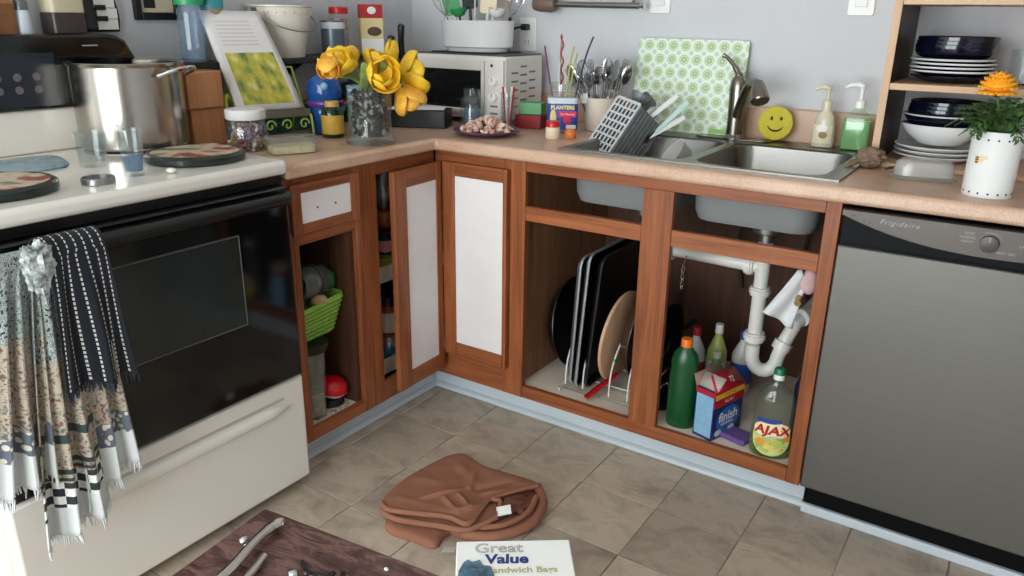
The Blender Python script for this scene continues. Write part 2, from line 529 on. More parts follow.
# ------------------------------------------------------------------ worktop: one continuous L with a cut-out for the sink
CT, CB = .910, .872
SX0, SX1, SY0, SY1 = 1.054, 1.795, -.570, -.055      # sink cut-out
def cells(xs, ys, keep, z0, z1):
    bm = MB(); V = {}
    def vv(i, j):
        if (i, j) not in V: V[(i, j)] = bm.bm.verts.new((xs[i], ys[j], z0))
        return V[(i, j)]
    fs = []
    for i in range(len(xs) - 1):
        for j in range(len(ys) - 1):
            if keep((xs[i] + xs[i + 1]) / 2, (ys[j] + ys[j + 1]) / 2):
                fs.append(bm.bm.faces.new((vv(i, j), vv(i + 1, j), vv(i + 1, j + 1), vv(i, j + 1))))
    r = bmesh.ops.extrude_face_region(bm.bm, geom=fs)
    for v in r['geom']:
        if isinstance(v, bmesh.types.BMVert): v.co.z = z1
    return bm
keep = lambda x, y: (x < .635 or y > -.635) and not (SX0 < x < SX1 and SY0 < y < SY1)
wt = cells([0.001, .635, SX0, SX1, 2.49], [-1.219, -.635, SY0, SY1, .011], keep, CB, CT)
worktop = wt.build('worktop', M_counter, bev=.011, seg=4)
tag(worktop, 'continuous beige laminate worktop in an L around the corner', 'countertop')
MB().box(.022, 1.808, -.008, .011, CT - .001, CT + .1).build('backsplash', M_counter, worktop, bev=.004)
MB().box(.001, .021, -1.219, .011, CT - .001, CT + .1).build('backsplash', M_counter, worktop, bev=.004)

ep = MB().box(2.444, 2.462, -.61, .008, .0005, CB - .0005).build('end_panel', M_wv, bev=.001); tag(ep, 'brown wooden end panel closing the right side of the dishwasher bay', 'panel')

# ------------------------------------------------------------------ sink base cabinet
F = -.61
sc = thing('sink_cabinet', 'brown wooden sink base cabinet with doors removed and two open bays', 'cabinet', (1.36, -.3, .104))
W = dict(parent=sc, world=True)
MB().box(.876, .952, F, F + .019, .1045, CB - .001).build('stile', M_wv, bev=.0015, **W)
MB().box(1.327, 1.414, F, F + .019, .145, .840).build('stile', M_wv, bev=.0015, **W)
MB().box(1.793, 1.828, F, F + .019, .1045, CB - .001).build('stile', M_wv, bev=.0015, **W)
MB().box(.9525, 1.7925, F + .001, F + .019, .840, CB - .001).build('rail', M_wx, bev=.0015, **W)
MB().box(.9525, 1.3265, F + .001, F + .019, .693, .738).build('rail', M_wx, bev=.0015, **W)
MB().box(1.4145, 1.7925, F + .001, F + .019, .693, .738).build('rail', M_wx, bev=.0015, **W)
MB().box(.9525, 1.7925, F + .001, F + .019, .1045, .145).build('rail', M_wx, bev=.0015, **W)
MB().box(.912, .930, F + .02, -.02, .105, .860).build('side_panel', M_in_lit, **W)
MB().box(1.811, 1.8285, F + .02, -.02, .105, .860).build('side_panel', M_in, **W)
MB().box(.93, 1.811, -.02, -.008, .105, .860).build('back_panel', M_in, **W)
MB().box(.93, 1.811, F + .02, -.02, .124, .140).build('floor_panel', M_inlight, **W)
SCF = .1405

# ------------------------------------------------------------------ corner cabinet with folding door
cc = thing('corner_cabinet', 'brown corner cabinet with a pair of white-panelled doors standing ajar', 'cabinet', (.45, -.45, .104))
W = dict(parent=cc, world=True)
MB().box(.61 - .019, .61, -.966, -.878, .1045, CB - .001).build('stile', M_wv, bev=.0015, **W)
MB().box(.61 - .019, .609, -.8775, -.612, .832, CB - .001).build('rail', M_wy, bev=.0015, **W)
MB().box(.61 - .019, .609, -.8775, -.592, .1045, .172).build('rail', M_wy, bev=.0015, **W)
MB().box(.612, .8755, F + .001, F + .019, .832, CB - .001).build('rail', M_wx, bev=.0015, **W)
MB().box(.611, .8755, F + .001, F + .019, .1045, .188).build('rail', M_wx, bev=.0015, **W)
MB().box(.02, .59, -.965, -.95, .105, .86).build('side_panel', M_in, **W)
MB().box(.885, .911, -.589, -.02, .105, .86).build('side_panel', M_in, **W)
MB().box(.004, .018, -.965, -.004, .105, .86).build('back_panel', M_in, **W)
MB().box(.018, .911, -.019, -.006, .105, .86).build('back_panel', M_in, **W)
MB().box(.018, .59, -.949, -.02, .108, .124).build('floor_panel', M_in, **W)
def door(parent, o, e, w, z0, z1, st, mats):
    """door leaf: base corner o (x,y), unit direction e along width; face normal to the right of e"""
    e = Vector((e[0], e[1], 0)).normalized(); n = Vector((e.y, -e.x, 0))
    def M(): return Matrix(((e.x, n.x, 0, o[0]), (e.y, n.y, 0, o[1]), (0, 0, 1, 0), (0, 0, 0, 1)))
    th = .019; sl, sr, sb, stp = st
    root = MB().box(0.01, w - .01, -th + .002, -.006, z0 + .02, z1 - .02).xf(M()).build('door', mats[0], parent, world=True)
    R = root_matrix(parent).inverted()
    for a, c in ((0, sl), (w - sr, w)):
        MB().box(a, c, -th, 0, z0, z1).xf(R @ M()).build('stile', mats[0], root, bev=.002)
    for a, c in ((z0, z0 + sb), (z1 - stp, z1)):
        MB().box(sl + .0005, w - sr - .0005, -th + .001, -.0005, a, c).xf(R @ M()).build('rail', mats[1], root, bev=.002)
    p = MB().box(sl + .001, w - sr - .001, -.0055, -.003, z0 + sb + .001, z1 - stp - .001).xf(R @ M()).build('panel', M_panel, root)
    p['label'] = 'white inset door panel'
    return root
door(cc, (.657, -.634), (1, 0), .244, .198, .842, (.048, .014, .046, .040), (M_wv, M_wx))
door(cc, (.668, -.866), (-.008, .228), .2275, .146, .842, (.057, .026, .054, .052), (M_wv, M_wy))
# L-shaped corner shelves with a pale front lip
for z in (.175, .485):
    b = MB().prism([(.02, -.945), (.566, -.945), (.566, -.566), (.88, -.566), (.88, -.022), (.02, -.022)], z, z + .012)
    cs_ = b.build('corner_shelf', M_inlight, cc, world=True)
    R = root_matrix(cc).inverted()
    MB().box(.5665, .574, -.945, -.566, z - .004, z + .046).xf(R).build('shelf_lip', M_inlight, cs_)
    MB().box(.5745, .88, -.574, -.5665, z - .004, z + .046).xf(R).build('shelf_lip', M_inlight, cs_)

# ------------------------------------------------------------------ drawer cabinet beside the stove
dc = thing('drawer_cabinet', 'narrow brown base cabinet beside the stove with one drawer over an open bay', 'cabinet', (.3, -1.09, .104))
W = dict(parent=dc, world=True)
G = .61
MB().box(G - .019, G, -1.2205, -1.178, .1045, CB - .001).build('stile', M_wv, bev=.0015, **W)
MB().box(G - .019, G - .001, -1.1775, -.9665, .838, CB - .001).build('rail', M_wy, bev=.0015, **W)
MB().box(G - .019, G - .001, -1.1775, -.9665, .688, .727).build('rail', M_wy, bev=.0015, **W)
MB().box(G - .019, G - .001, -1.1775, -.9665, .1045, .142).build('rail', M_wy, bev=.0015, **W)
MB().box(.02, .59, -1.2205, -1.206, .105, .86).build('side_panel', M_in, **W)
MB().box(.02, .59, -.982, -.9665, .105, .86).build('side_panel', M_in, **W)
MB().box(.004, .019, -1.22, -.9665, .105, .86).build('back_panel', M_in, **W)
MB().box(.02, .59, -1.205, -.983, .120, .138).build('floor_panel', M_inlight, **W)
df = MB().box(G + .0005, G + .014, -1.205, -.969, .726, .852).build('drawer_front', M_wy, dc, world=True, bev=.002)
R = root_matrix(dc).inverted()
for y0, y1 in ((-1.208, -1.176), (-.998, -.966)):
    MB().box(G + .008, G + .020, y0, y1, .723, .855).xf(R).build('stile', M_wv, df, bev=.002)
for z0, z1 in ((.723, .750), (.832, .855)):
    MB().box(G + .008, G + .0195, -1.1755, -.9985, z0, z1).xf(R).build('rail', M_wy, df, bev=.002)
p = MB().box(G + .010, G + .0165, -1.1755, -.9985, .7505, .8315).xf(R).build('panel', M_panel, df); p['label'] = 'white inset drawer panel'
for y in (-1.12, -1.055):
    MB().cyl((G + .0166, y, .785), .003, .0006, 10, Matrix.Rotation(pi / 2, 3, 'Y')).xf(R).build('screw_hole', M_ink, df)
# ------------------------------------------------------------------ dishwasher
def stainless():
    m, nt, b = new_mat('stainless_front')
    tc = node(nt, 'ShaderNodeTexCoord'); mp = node(nt, 'ShaderNodeMapping'); mp.inputs['Scale'].default_value = (3, 3, 700)
    nz = node(nt, 'ShaderNodeTexNoise'); nz.inputs['Scale'].default_value = 1; nz.inputs['Detail'].default_value = 4
    nt.links.new(tc.outputs['Object'], mp.inputs[0]); nt.links.new(mp.outputs[0], nz.inputs['Vector'])
    r = ramp(nt, nz.outputs[0], [(.3, (104, 102, 99)), (.7, (110, 108, 104))])
    nt.links.new(r.outputs[0], b.inputs['Base Color'])
    b.inputs['Metallic'].default_value = .75; b.inputs['Roughness'].default_value = .48
    bp = node(nt, 'ShaderNodeBump'); bp.inputs['Strength'].default_value = .02; bp.inputs['Distance'].default_value = .001
    nt.links.new(nz.outputs[0], bp.inputs['Height']); nt.links.new(bp.outputs[0], b.inputs['Normal'])
    return m
M_stain = stainless()
M_ctrl = mat('dark_control_panel', (74, 69, 66), .34, .55)
dw = thing('dishwasher', 'stainless steel dishwasher under the right end of the worktop', 'dishwasher', (2.135, -.35, .0))
W = dict(parent=dw, world=True)
X0, X1, FY = 1.8355, 2.437, -.640
MB().box(X0 + .008, X1 - .008, -.528, -.03, .03, .862).build('tub', mat('dark_grey_metal', (60, 60, 62), .5, .6), **W)
MB().box(X0, X1, FY, -.53, .124, .777).build('door_panel', M_stain, bev=.004, **W)
MB().box(X0, X1, FY + .022, -.53, .7772, .862).build('handle_pocket', mat('pocket_black', (9, 13, 17), .6, spec=.15), **W)
xm = (X0 + X1) / 2
out = [(X0, .864), (X1, .864)]
for k in range(25):
    x = X1 + (X0 - X1) * k / 24; q = (x - xm) / (X1 - xm)
    out.append((x, .798 + .052 * abs(q) ** 2.2))
MB().prism(out, 0, .026, Matrix(((1, 0, 0, 0), (0, 0, 1, FY - .006), (0, 1, 0, 0), (0, 0, 0, 1)))).build('control_panel', M_ctrl, bev=.002, **W)
MB().box(X0 + .004, X1, -.547, -.532, .012, .123).build('kick_plate', mat('matte_black', (8, 8, 9), .8, spec=.15), **W)
R = root_matrix(dw).inverted()
cp = [c for c in dw.children if c.name.startswith('control_panel')][0]
M_print = mat('grey_print', (158, 155, 150), .5)
pm = lambda x, z: (lambda u, v: R @ Vector((x + u, FY - .0068, z + v)))
text('lettering', 'Frigidaire', .0165, pm(1.957, .8465), M_print, cp, font_shear=.4, spacing=1.25)
kn = MB().lathe([(0, 0), (.0185, 0), (.0175, .009), (.009, .0105), (0, .0105)], (0, 0, 0), 28).xf(Matrix.Translation((2.133, FY - .006, .831)) @ Matrix.Rotation(pi / 2, 4, 'X')).xf(R).build('dial', mat('dial_grey', (66, 62, 60), .4, .4), cp)
MB().box(2.1322, 2.1338, FY - .0172, FY - .0160, .836, .848).xf(R).build('pointer', M_print, kn)
for t, x, z in (('RINSE', 2.094, .848), ('NORMAL', 2.092, .839), ('HEAVY', 2.092, .830), ('CANCEL', 2.20, .834), ('HEAT DRY', 2.166, .815)):
    text('lettering', t, .0075, pm(x, z), M_print, cp)
MB().tube([(2.133 + .024 * cos(a), FY - .0066, .831 + .024 * sin(a)) for a in [radians(20 + 10 * k) for k in range(11)]], .0007, 5).xf(R).build('dial_mark', M_print, cp)
for x, z in ((1.862, .853), (1.885, .8415), (1.897, .8405)):
    MB().cyl((0, 0, 0), .0025, .0008, 12).xf(Matrix.Translation((x, FY - .006, z)) @ Matrix.Rotation(pi / 2, 4, 'X')).xf(R).build('screw_cap', M_black, cp)

# ------------------------------------------------------------------ stove
SY_R, SY_L, SF = -1.2265, -1.986, .64
st = thing('stove', 'white electric stove with black oven door and black back panel', 'stove', (.32, -1.605, 0))
W = dict(parent=st, world=True)
MB().box(.012, .598, SY_L + .002, SY_R - .002, .03, .893).build('body', M_white, bev=.004, **W)
MB().box(.03, .59, SY_L + .03, SY_R - .03, .0, .03).build('base', M_black, **W)
def cooktop():
    b = MB().prism([(p[0], p[1]) for p in rrect(.645, SY_R - SY_L, .022, 5)], .894, .929, Matrix.Translation((.3355, (SY_R + SY_L) / 2, 0)))
    return b
ck = cooktop().build('cooktop', M_white, bev=.012, seg=4, **W)
R = root_matrix(st).inverted()
M_drip = mat('drip_pan_chrome', (150, 150, 150), .2, 1)
M_coil = mat('burner_coil', (30, 30, 32), .55, .3)
for x, y, r in ((.21, -1.365, .095), (.21, -1.82, .075)):
    MB().lathe([(r + .018, .929), (r + .016, .933), (r, .930), (r * .5, .9295), (0, .9295)], (x, y, 0), 32).xf(R).build('drip_pan', M_drip, ck)
    pts = [(x + (.02 + (r - .025) * t / 100) * cos(t / 100 * 8 * pi), y + (.02 + (r - .025) * t / 100) * sin(t / 100 * 8 * pi), .9345) for t in range(101)]
    MB().tube(pts, .0045, 6).xf(R).build('coil', M_coil, ck)
# riser + back panel
MB().box(.004, .098, SY_L + .004, SY_R - .004, .9295, 1.035).build('riser', M_white, bev=.004, **W)
def backpanel():
    yr, yl = SY_R - .02, SY_L + .02
    o = [(yl, 1.0355), (yr, 1.0355), (yr - .002, 1.10), (yr - .012, 1.15), (yr - .035, 1.195), (yr - .055, 1.207), (yr - .08, 1.212), (yl + .08, 1.212), (yl + .03, 1.195), (yl, 1.10)]
    return MB().prism(o, .006, .115, Matrix(((0, 0, 1, 0), (1, 0, 0, 0), (0, 1, 0, 0), (0, 0, 0, 1))))
bp_ = backpanel().build('back_panel', M_blackgloss, bev=.008, seg=3, **W)
MB().box(.1152, .1165, -1.70, -1.475, 1.045, 1.17).xf(R).build('control_display', mat('display_dark', (26, 32, 40), .25), bp_, bev=.0008)
for k in range(4):
    for j in range(2):
        MB().cyl((0, 0, 0), .0095, .0016, 16).xf(Matrix.Translation((.1162, -1.66 + .045 * k, 1.085 + .03 * j)) @ Matrix.Rotation(pi / 2, 4, 'Y')).xf(R).build('button', mat('button_grey', (96, 86, 92), .4), bp_)
for y in (-1.405, -1.33):
    MB().lathe([(0, 0), (.023, 0), (.020, .016), (.008, .018), (0, .018)], (0, 0, 0), 24).xf(Matrix.Translation((.1152, y, 1.10)) @ Matrix.Rotation(pi / 2, 4, 'Y')).xf(R).build('burner_knob', M_black, bp_)
MB().box(.1152, .1158, -1.40, -1.36, 1.183, 1.186).xf(R).build('badge', M_print, bp_)
# front: vent strip, oven door, drawer
MB().box(.598, .628, SY_L + .006, SY_R - .006, .868, .893).build('vent_strip', M_black, **W)
od = MB().box(.599, .652, SY_L + .008, SY_R - .010, .352, .866).build('oven_door', M_blackgloss, bev=.006, **W)
M_win = mat('oven_window_glass', (33, 40, 39), .14, spec=.6)
MB().box(.650, .6535, -1.83, -1.395, .545, .775).xf(R).build('window', M_win, od, bev=.002)
M_wline = mat('window_border', (84, 82, 76), .3)
MB().tube([(.6545, -1.395, .548), (.6545, -1.395, .772), (.6545, -1.83, .772), (.6545, -1.83, .548)], .0016, 5, closed=True).xf(R).build('window_border', M_wline, od)
hd = MB().tube(catmull([(.652, -1.265, .846), (.672, -1.266, .849), (.697, -1.275, .850), (.704, -1.32, .850), (.704, -1.60, .850), (.704, -1.90, .850), (.697, -1.945, .850), (.672, -1.952, .849), (.652, -1.953, .846)], 5), .0125, 10)
hd.xf(R).build('handle', M_black, od)
MB().box(.652, .656, SY_L + .012, SY_R - .014, .818, .822).xf(R).build('ridge', M_black, od)
dr = MB().box(.599, SF + .003, SY_L + .004, SY_R - .002, .031, .345)
dr = dr.build('drawer', M_white, bev=.009, seg=3, **W)
# long lip handle of the drawer
def lip(u, v):
    y = -1.90 + u * (.62)
    e = min(1, min(u, 1 - u) * 10) ** .6
    a = v * pi
    return R @ Vector((SF + .0028 + .017 * e * sin(a), y, .268 + .034 * e * -cos(a) * .5 + .008))
MB().grid(lip, 40, 10).build('drawer_handle', M_white, dr)
MB().box(SF + .002, SF + .0042, -1.88, -1.30, .2965, .305).xf(R).build('handle_groove', mat('groove_grey', (176, 176, 172), .5), dr, bev=.001)

# burner covers
M_rim = mat('enamel_dark_green', (22, 36, 30), .25)
def cover_art():
    m, nt, b = new_mat('painted_still_life')
    tc = node(nt, 'ShaderNodeTexCoord')
    n1 = node(nt, 'ShaderNodeTexNoise'); n1.inputs['Scale'].default_value = 13; n1.inputs['Detail'].default_value = 2
    nt.links.new(tc.outputs['Object'], n1.inputs['Vector'])
    r = ramp(nt, n1.outputs[0], [(.36, (70, 92, 62)), (.44, (196, 178, 150)), (.56, (206, 190, 168)), (.62, (158, 72, 52)), (.72, (120, 60, 44))])
    nt.links.new(r.outputs[0], b.inputs['Base Color']); b.inputs['Roughness'].default_value = .3
    return m
M_art = cover_art()
for (x, y, lb) in ((.478, -1.362, 'round burner cover with fruit picture in front of the stock pot'), (.488, -1.825, 'round burner cover with fruit picture at the left edge of the stove')):
    t = thing('burner_cover', lb, 'burner cover', (x, y, .9295), group='round burner covers on the stove')
    MB().lathe([(0, .0), (.112, .0), (.116, .004), (.116, .016), (.110, .0215), (.104, .0225), (.1035, .019), (0, .019)], n=48).build('rim', M_rim, t)
    MB().lathe([(0, .0192), (.1025, .0192), (.1025, .0205), (0, .0215)], n=48).build('picture', M_art, t)

# ------------------------------------------------------------------ stock pot
M_pot = mat('polished_steel', (178, 171, 162), .19, 1.0)
pot = thing('stock_pot', 'large polished steel stock pot on the rear burner', 'pot', (.215, -1.352, .9395))
r, h = .131, .205
MB().lathe([(0, 0), (r - .006, 0), (r, .006), (r, h - .006), (r + .006, h), (r + .007, h + .003), (r + .003, h + .005), (r - .003, h), (r - .004, .01), (0, .006)], n=64).build('body', M_pot, pot)
for a in (radians(200), radians(20)):
    c, s_ = cos(a), sin(a)
    pts = []
    for k in range(9):
        q = (k / 8 - .5) * 2
        rad = r + .004 + .048 * sqrt(max(0, 1 - q * q)) if abs(q) < 1 else r + .002
        w = q * .055
        pts.append((c * rad - s_ * w, s_ * rad + c * w, h - .026 + .02 * sqrt(max(0, 1 - q * q))))
    MB().tube(catmull(pts, 4), .0055, 8).build('handle', M_chrome, pot)
# ------------------------------------------------------------------ double-bowl sink
sk = thing('kitchen_sink', 'double bowl stainless steel sink set into the worktop', 'sink', (1.41, -.31, CT))
def bowl(cx, cy, w, d, depth, rtop=.055):
    b = MB(); rings = []
    steps = [(0, 0, 0), (.0, .004, -.003), (.006, .012, -.02), (.012, .016, -depth * .8), (.02, .03, -depth * .95), (.05, .07, -depth), (.10, .12, -depth - .003)]
    n = 6
    for ins, _, z in steps:
        o = rrect(w - 2 * ins, d - 2 * ins, max(.02, rtop - ins * .2), n)
        rings.append([b.bm.verts.new((cx + x, cy + y, z)) for x, y in o])
    for a, c in zip(rings, rings[1:]):
        m = len(a)
        for i in range(m): b._face([a[i], c[i], c[(i + 1) % m], a[(i + 1) % m]])
    b._face(rings[-1])
    return b
BW, BD, BY = .335, .405, -.345
bowls = ((1.2265, 'left'), (1.594, 'right'))
for cx, _ in bowls:
    o = bowl(cx - 1.41, BY + .31, BW, BD, .155).build('bowl', M_steel, sk, fix=False, solid=.0016)
    bowl(cx - 1.41, BY + .31, BW + .010, BD + .010, .160).build('bowl_undercoat', mat('sink_undercoat', (120, 122, 122), .6), sk, fix=False, solid=.001)
    MB().lathe([(0, 0), (.035, 0), (.042, .003), (.044, .001), (.040, -.001), (.030, -.004), (0, -.004)], (cx - 1.41, BY + .31, -.1565), 24).build('drain_strainer', M_chrome, sk)
    MB().lathe([(0, 0), (.042, 0), (.046, -.008), (.040, -.045), (.022, -.052), (.020, -.075), (0, -.075)], (cx - 1.41, BY + .31, -.1605), 24).build('drain_cup', mat('drain_metal', (168, 172, 176), .3, .9), sk)
# rim deck: rectangle with two rounded holes, made as strips around each bowl
def rim():
    b = MB()
    x0, x1, y0, y1 = 1.042, 1.807, -.585, -.040
    z = CT + .0055
    outer = rrect(x1 - x0, y1 - y0, .03, 6); ocx, ocy = (x0 + x1) / 2, (y0 + y1) / 2
    def ray_to_rect(cx, cy, dx, dy, X0, X1, Y0, Y1):
        t = 9
        if dx > 1e-9: t = min(t, (X1 - cx) / dx)
        if dx < -1e-9: t = min(t, (X0 - cx) / dx)
        if dy > 1e-9: t = min(t, (Y1 - cy) / dy)
        if dy < -1e-9: t = min(t, (Y0 - cy) / dy)
        return cx + dx * t, cy + dy * t
    mid = (bowls[0][0] + bowls[1][0]) / 2
    for cx, side in bowls:
        o = rrect(BW, BD, .055, 6)
        X0, X1 = (x0, mid) if side == 'left' else (mid, x1)
        inner = []; outr = []
        # include the exact corners of the cell
        ang = [atan2(y, x) for x, y in o] + [atan2(Y - BY, X - cx) for X in (X0, X1) for Y in (y0, y1)]
        ang = sorted(set(round(a, 5) for a in ang))
        for a in ang:
            dx, dy = cos(a), sin(a)
            ox, oy = ray_to_rect(cx, BY, dx, dy, X0, X1, y0, y1)
            # inner rounded-rect by marching
            lo, hi = 0, 1
            for _ in range(30):
                m_ = (lo + hi) / 2
                px, py = abs(dx * m_), abs(dy * m_)
                qx, qy = px - (BW / 2 - .055), py - (BD / 2 - .055)
                ins = (sqrt(max(qx, 0) ** 2 + max(qy, 0) ** 2) + min(max(qx, qy), 0)) < .055
                if ins: lo = m_
                else: hi = m_
            inner.append(b.bm.verts.new((cx + dx * lo, BY + dy * lo, z - .0025)))
            outr.append(b.bm.verts.new((ox, oy, z)))
        n = len(ang)
        for i in range(n): b._face([inner[i], outr[i], outr[(i + 1) % n], inner[(i + 1) % n]])
    # outer lip
    P = [(x0, y0), (x1, y0), (x1, y1), (x0, y1)]
    for i in range(4):
        (ax, ay), (bx, by) = P[i], P[(i + 1) % 4]
        b._face([b.bm.verts.new(p) for p in ((ax, ay, z), (bx, by, z), (bx, by, CT + .0003), (ax, ay, CT + .0003))])
    bmesh.ops.remove_doubles(b.bm, verts=b.bm.verts, dist=.0004)
    return b
rim().build('rim', M_steel, sk, world=True)

# ------------------------------------------------------------------ faucet
M_nickel = mat('brushed_nickel_dark', (138, 132, 124), .26, 1.0)
fc = thing('faucet', 'brushed nickel single-lever kitchen faucet behind the sink', 'faucet', (1.385, -.085, CT + .0058))
MB().lathe([(0, 0), (.034, 0), (.034, .004), (.030, .009), (.0255, .014), (.0245, .06), (.0255, .11), (.027, .15), (.0255, .172), (.019, .186), (.008, .193), (0, .194)], n=32).build('body', M_nickel, fc)
MB().prism(rrect(.24, .056, .027, 6), 0, .0035).build('deck_plate', M_nickel, fc, bev=.001)
lv = catmull([(-.002, 0, .188), (-.012, .002, .205), (-.03, .006, .226), (-.05, .010, .242), (-.062, .012, .247)], 5)
MB().tube(lv, [.0125, .009, .0065, .006, .0078], 10).build('lever', M_nickel, fc)
sp = catmull([(.008, -.012, .07), (.022, -.028, .112), (.042, -.052, .156), (.062, -.076, .176), (.082, -.098, .176), (.098, -.116, .164)], 6)
MB().tube(sp, [.0165, .0155, .0145, .0145, .0155, .0165], 12).build('spout', M_nickel, fc)
d = Vector((.35, -.45, -.82)).normalized()
q = Vector((0, 0, 1)).rotation_difference(d).to_matrix()
MB().lathe([(0, -.022), (.015, -.018), (.021, 0), (.025, .022), (.027, .04), (.0245, .044), (0, .043)], (.094, -.112, .166), 28, q).build('spray_head', M_nickel, fc)

# ------------------------------------------------------------------ cutlery basket leaning in the left bowl, with cutlery
aN = Vector((.3112, .4704, .7780)).normalized()          # long axis, pointing at the open end
bN = Vector((.950, -.3026, -.0998)); bN = (bN - aN * bN.dot(aN)).normalized()
cN = aN.cross(bN); cN = cN if cN.y > 0 else -cN
BW_, BD_, BH_ = .098, .135, .175
B0 = Vector((1.103, -.386, .879))         # lowest corner shared by lattice and ribbed side
M_bask = mat('grey_basket_plastic', (194, 196, 198), .45)
M_bask_shade = mat('shaded_grey_basket_plastic', (112, 116, 118), .5)  # ribbed sides and bottom: same plastic, darker colour stands in for shade
cbk = thing('cutlery_basket', 'grey plastic cutlery basket tilted in the left sink bowl', 'basket', tuple(B0))
def bar(b, p, q, w, t, n):
    p, q = Vector(p), Vector(q); d_ = q - p
    sdir = d_.cross(n).normalized()
    return b.obox((p + q) / 2, d_ / 2, sdir * w / 2, n * t / 2)
# origin O at basket inner bottom corner; local frame: b toward lattice near edge, c across, a up
Rb = root_matrix(cbk).inverted()
O = B0 - bN * BW_
def pt(i, j, k): return O + bN * i + cN * j + aN * k
lat = MB()                                 # lattice face at c = 0
for k in range(8): bar(lat, pt(0, 0, BH_ * k / 7), pt(BW_, 0, BH_ * k / 7), .009 if k in (0, 7) else .006, .004, cN)
for i in range(7): bar(lat, pt(BW_ * i / 6, 0, 0), pt(BW_ * i / 6, 0, BH_), .008 if i in (0, 6) else .005, .0036, cN)
lat.xf(Rb).build('lattice_side', M_bask, cbk)
lat = MB()
for k in range(8): bar(lat, pt(0, BD_, BH_ * k / 7), pt(BW_, BD_, BH_ * k / 7), .006, .004, cN)
for i in range(7): bar(lat, pt(BW_ * i / 6, BD_, 0), pt(BW_ * i / 6, BD_, BH_), .005, .0036, cN)
lat.xf(Rb).build('lattice_side', M_bask, cbk)
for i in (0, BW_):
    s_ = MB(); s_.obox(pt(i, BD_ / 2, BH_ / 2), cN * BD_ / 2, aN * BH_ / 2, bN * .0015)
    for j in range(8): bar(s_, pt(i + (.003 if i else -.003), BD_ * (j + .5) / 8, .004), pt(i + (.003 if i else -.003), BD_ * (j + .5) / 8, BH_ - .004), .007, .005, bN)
    s_.xf(Rb).build('ribbed_side', M_bask_shade, cbk)
MB().obox(pt(BW_ / 2, BD_ / 2, 0), cN * BD_ / 2, bN * BW_ / 2, aN * .002).xf(Rb).build('bottom', M_bask_shade, cbk)

def cutlery(kind, loc, d, L, m, label, roll=0.0, group='cutlery standing in the grey basket'):
    """knife / fork / spoon / spatula built along local +z (handle at the top), pointed along d"""
    d = Vector(d).normalized(); q = Vector((0, 0, 1)).rotation_difference(d) @ Euler((0, 0, roll)).to_quaternion()
    t = thing(kind, label, kind.replace('_', ' '), loc, tuple(q.to_euler()), group=group)
    hm = m[0]; bm_ = m[1]
    if kind == 'table_knife':
        MB().prism([(-.006, 0), (.006, .01), (.008, L * .45), (-.008, L * .45)], -.0008, .0008, Matrix.Rotation(pi / 2, 4, 'X')).build('blade', bm_, t)
        MB().tube([(0, 0, L * .43), (0, 0, L * .6), (0, 0, L * .9), (0, 0, L)], [.007, .009, .0115, .008], 8, flat=.5).build('handle', hm, t)
    elif kind in ('table_spoon', 'table_fork'):
        MB().tube([(0, 0, 0), (0, 0, L * .5), (0, 0, L * .68)], [.0055, .0035, .003], 7, flat=.5).build('handle', hm, t)
        if kind == 'table_spoon':
            MB().ell((0, 0, L * .84), (.019, .005, L * .16), 14, 10).build('bowl', bm_, t)
        else:
            f = MB().ell((0, 0, L * .76), (.012, .003, L * .08), 12, 8)
            for k in range(4): f.tube([(-.0085 + .0057 * k, 0, L * .80), (-.0095 + .0063 * k, .002, L * .99)], [.0018, .001], 5)
            f.build('tines', bm_, t)
    elif kind == 'spatula':
        MB().tube([(0, 0, 0), (0, 0, L * .6)], [.007, .005], 8).build('handle', hm, t)
        bl = MB().prism(rrect(.06, L * .4, .012), -.0012, .0012, Matrix.Translation((0, 0, L * .79)) @ Matrix.Rotation(pi / 2, 4, 'X')).build('blade', bm_, t)
    elif kind == 'ladle':
        MB().tube([(0, 0, 0), (0, 0, L * .8)], .004, 7).build('handle', hm, t)
        MB().lathe([(0, -.024), (.016, -.02), (.028, -.006), (.032, .006), (.030, .006), (.026, -.005), (.014, -.017), (0, -.02)], (0, .012, L * .86), 20).build('bowl', bm_, t)
    elif kind == 'whisk':
        MB().tube([(0, 0, 0), (0, 0, L * .5)], [.007, .006], 8).build('handle', hm, t)
        w = MB()
        for k in range(5):
            a = pi * k / 5
            w.tube(catmull([(0, 0, L * .5), (cos(a) * .028, sin(a) * .028, L * .8), (0, 0, L), (-cos(a) * .028, -sin(a) * .028, L * .8), (0, 0, L * .5)], 5), .001, 5)
        w.build('wires', bm_, t)
    return t
M_wh = mat('white_handle', (228, 228, 224), .35); M_bh = mat('black_handle', (22, 22, 24), .35); M_gh = mat('grey_handle', (110, 112, 116), .4)
M_mint = mat('pale_mint_handle', (196, 220, 214), .4)
def inb(i, j, k): return tuple(pt(BW_ * i, BD_ * j, BH_ * k))
cutlery('table_knife', (1.079, -.307, .889), (.584, .533, .613), .25, (M_wh, M_chrome), 'white-handled knife, highest of the three pale handles in the grey basket', roll=1.2)
cutlery('table_knife', (1.130, -.285, .862), (.521, .521, .677), .24, (M_mint, M_chrome), 'pale mint-handled knife sticking out of the grey basket', roll=1.2)
cutlery('table_knife', (1.100, -.287, .868), (.706, .493, .509), .22, (M_wh, M_chrome), 'white-handled knife, lowest of the three pale handles in the grey basket', roll=1.2)
cutlery('table_spoon', inb(.35, .5, .1), aN + cN * .3, .23, (M_chrome, M_chrome), 'steel spoon with dark bowl standing behind the white knives in the grey basket')
cutlery('table_fork', inb(.4, .35, .1), aN + cN * .12, .22, (M_chrome, M_chrome), 'steel fork in the middle of the grey basket')
cutlery('table_spoon', inb(.55, .4, .1), aN + cN * .22 + bN * .1, .205, (M_chrome, M_chrome), 'short steel spoon in the middle of the grey basket', roll=.7)
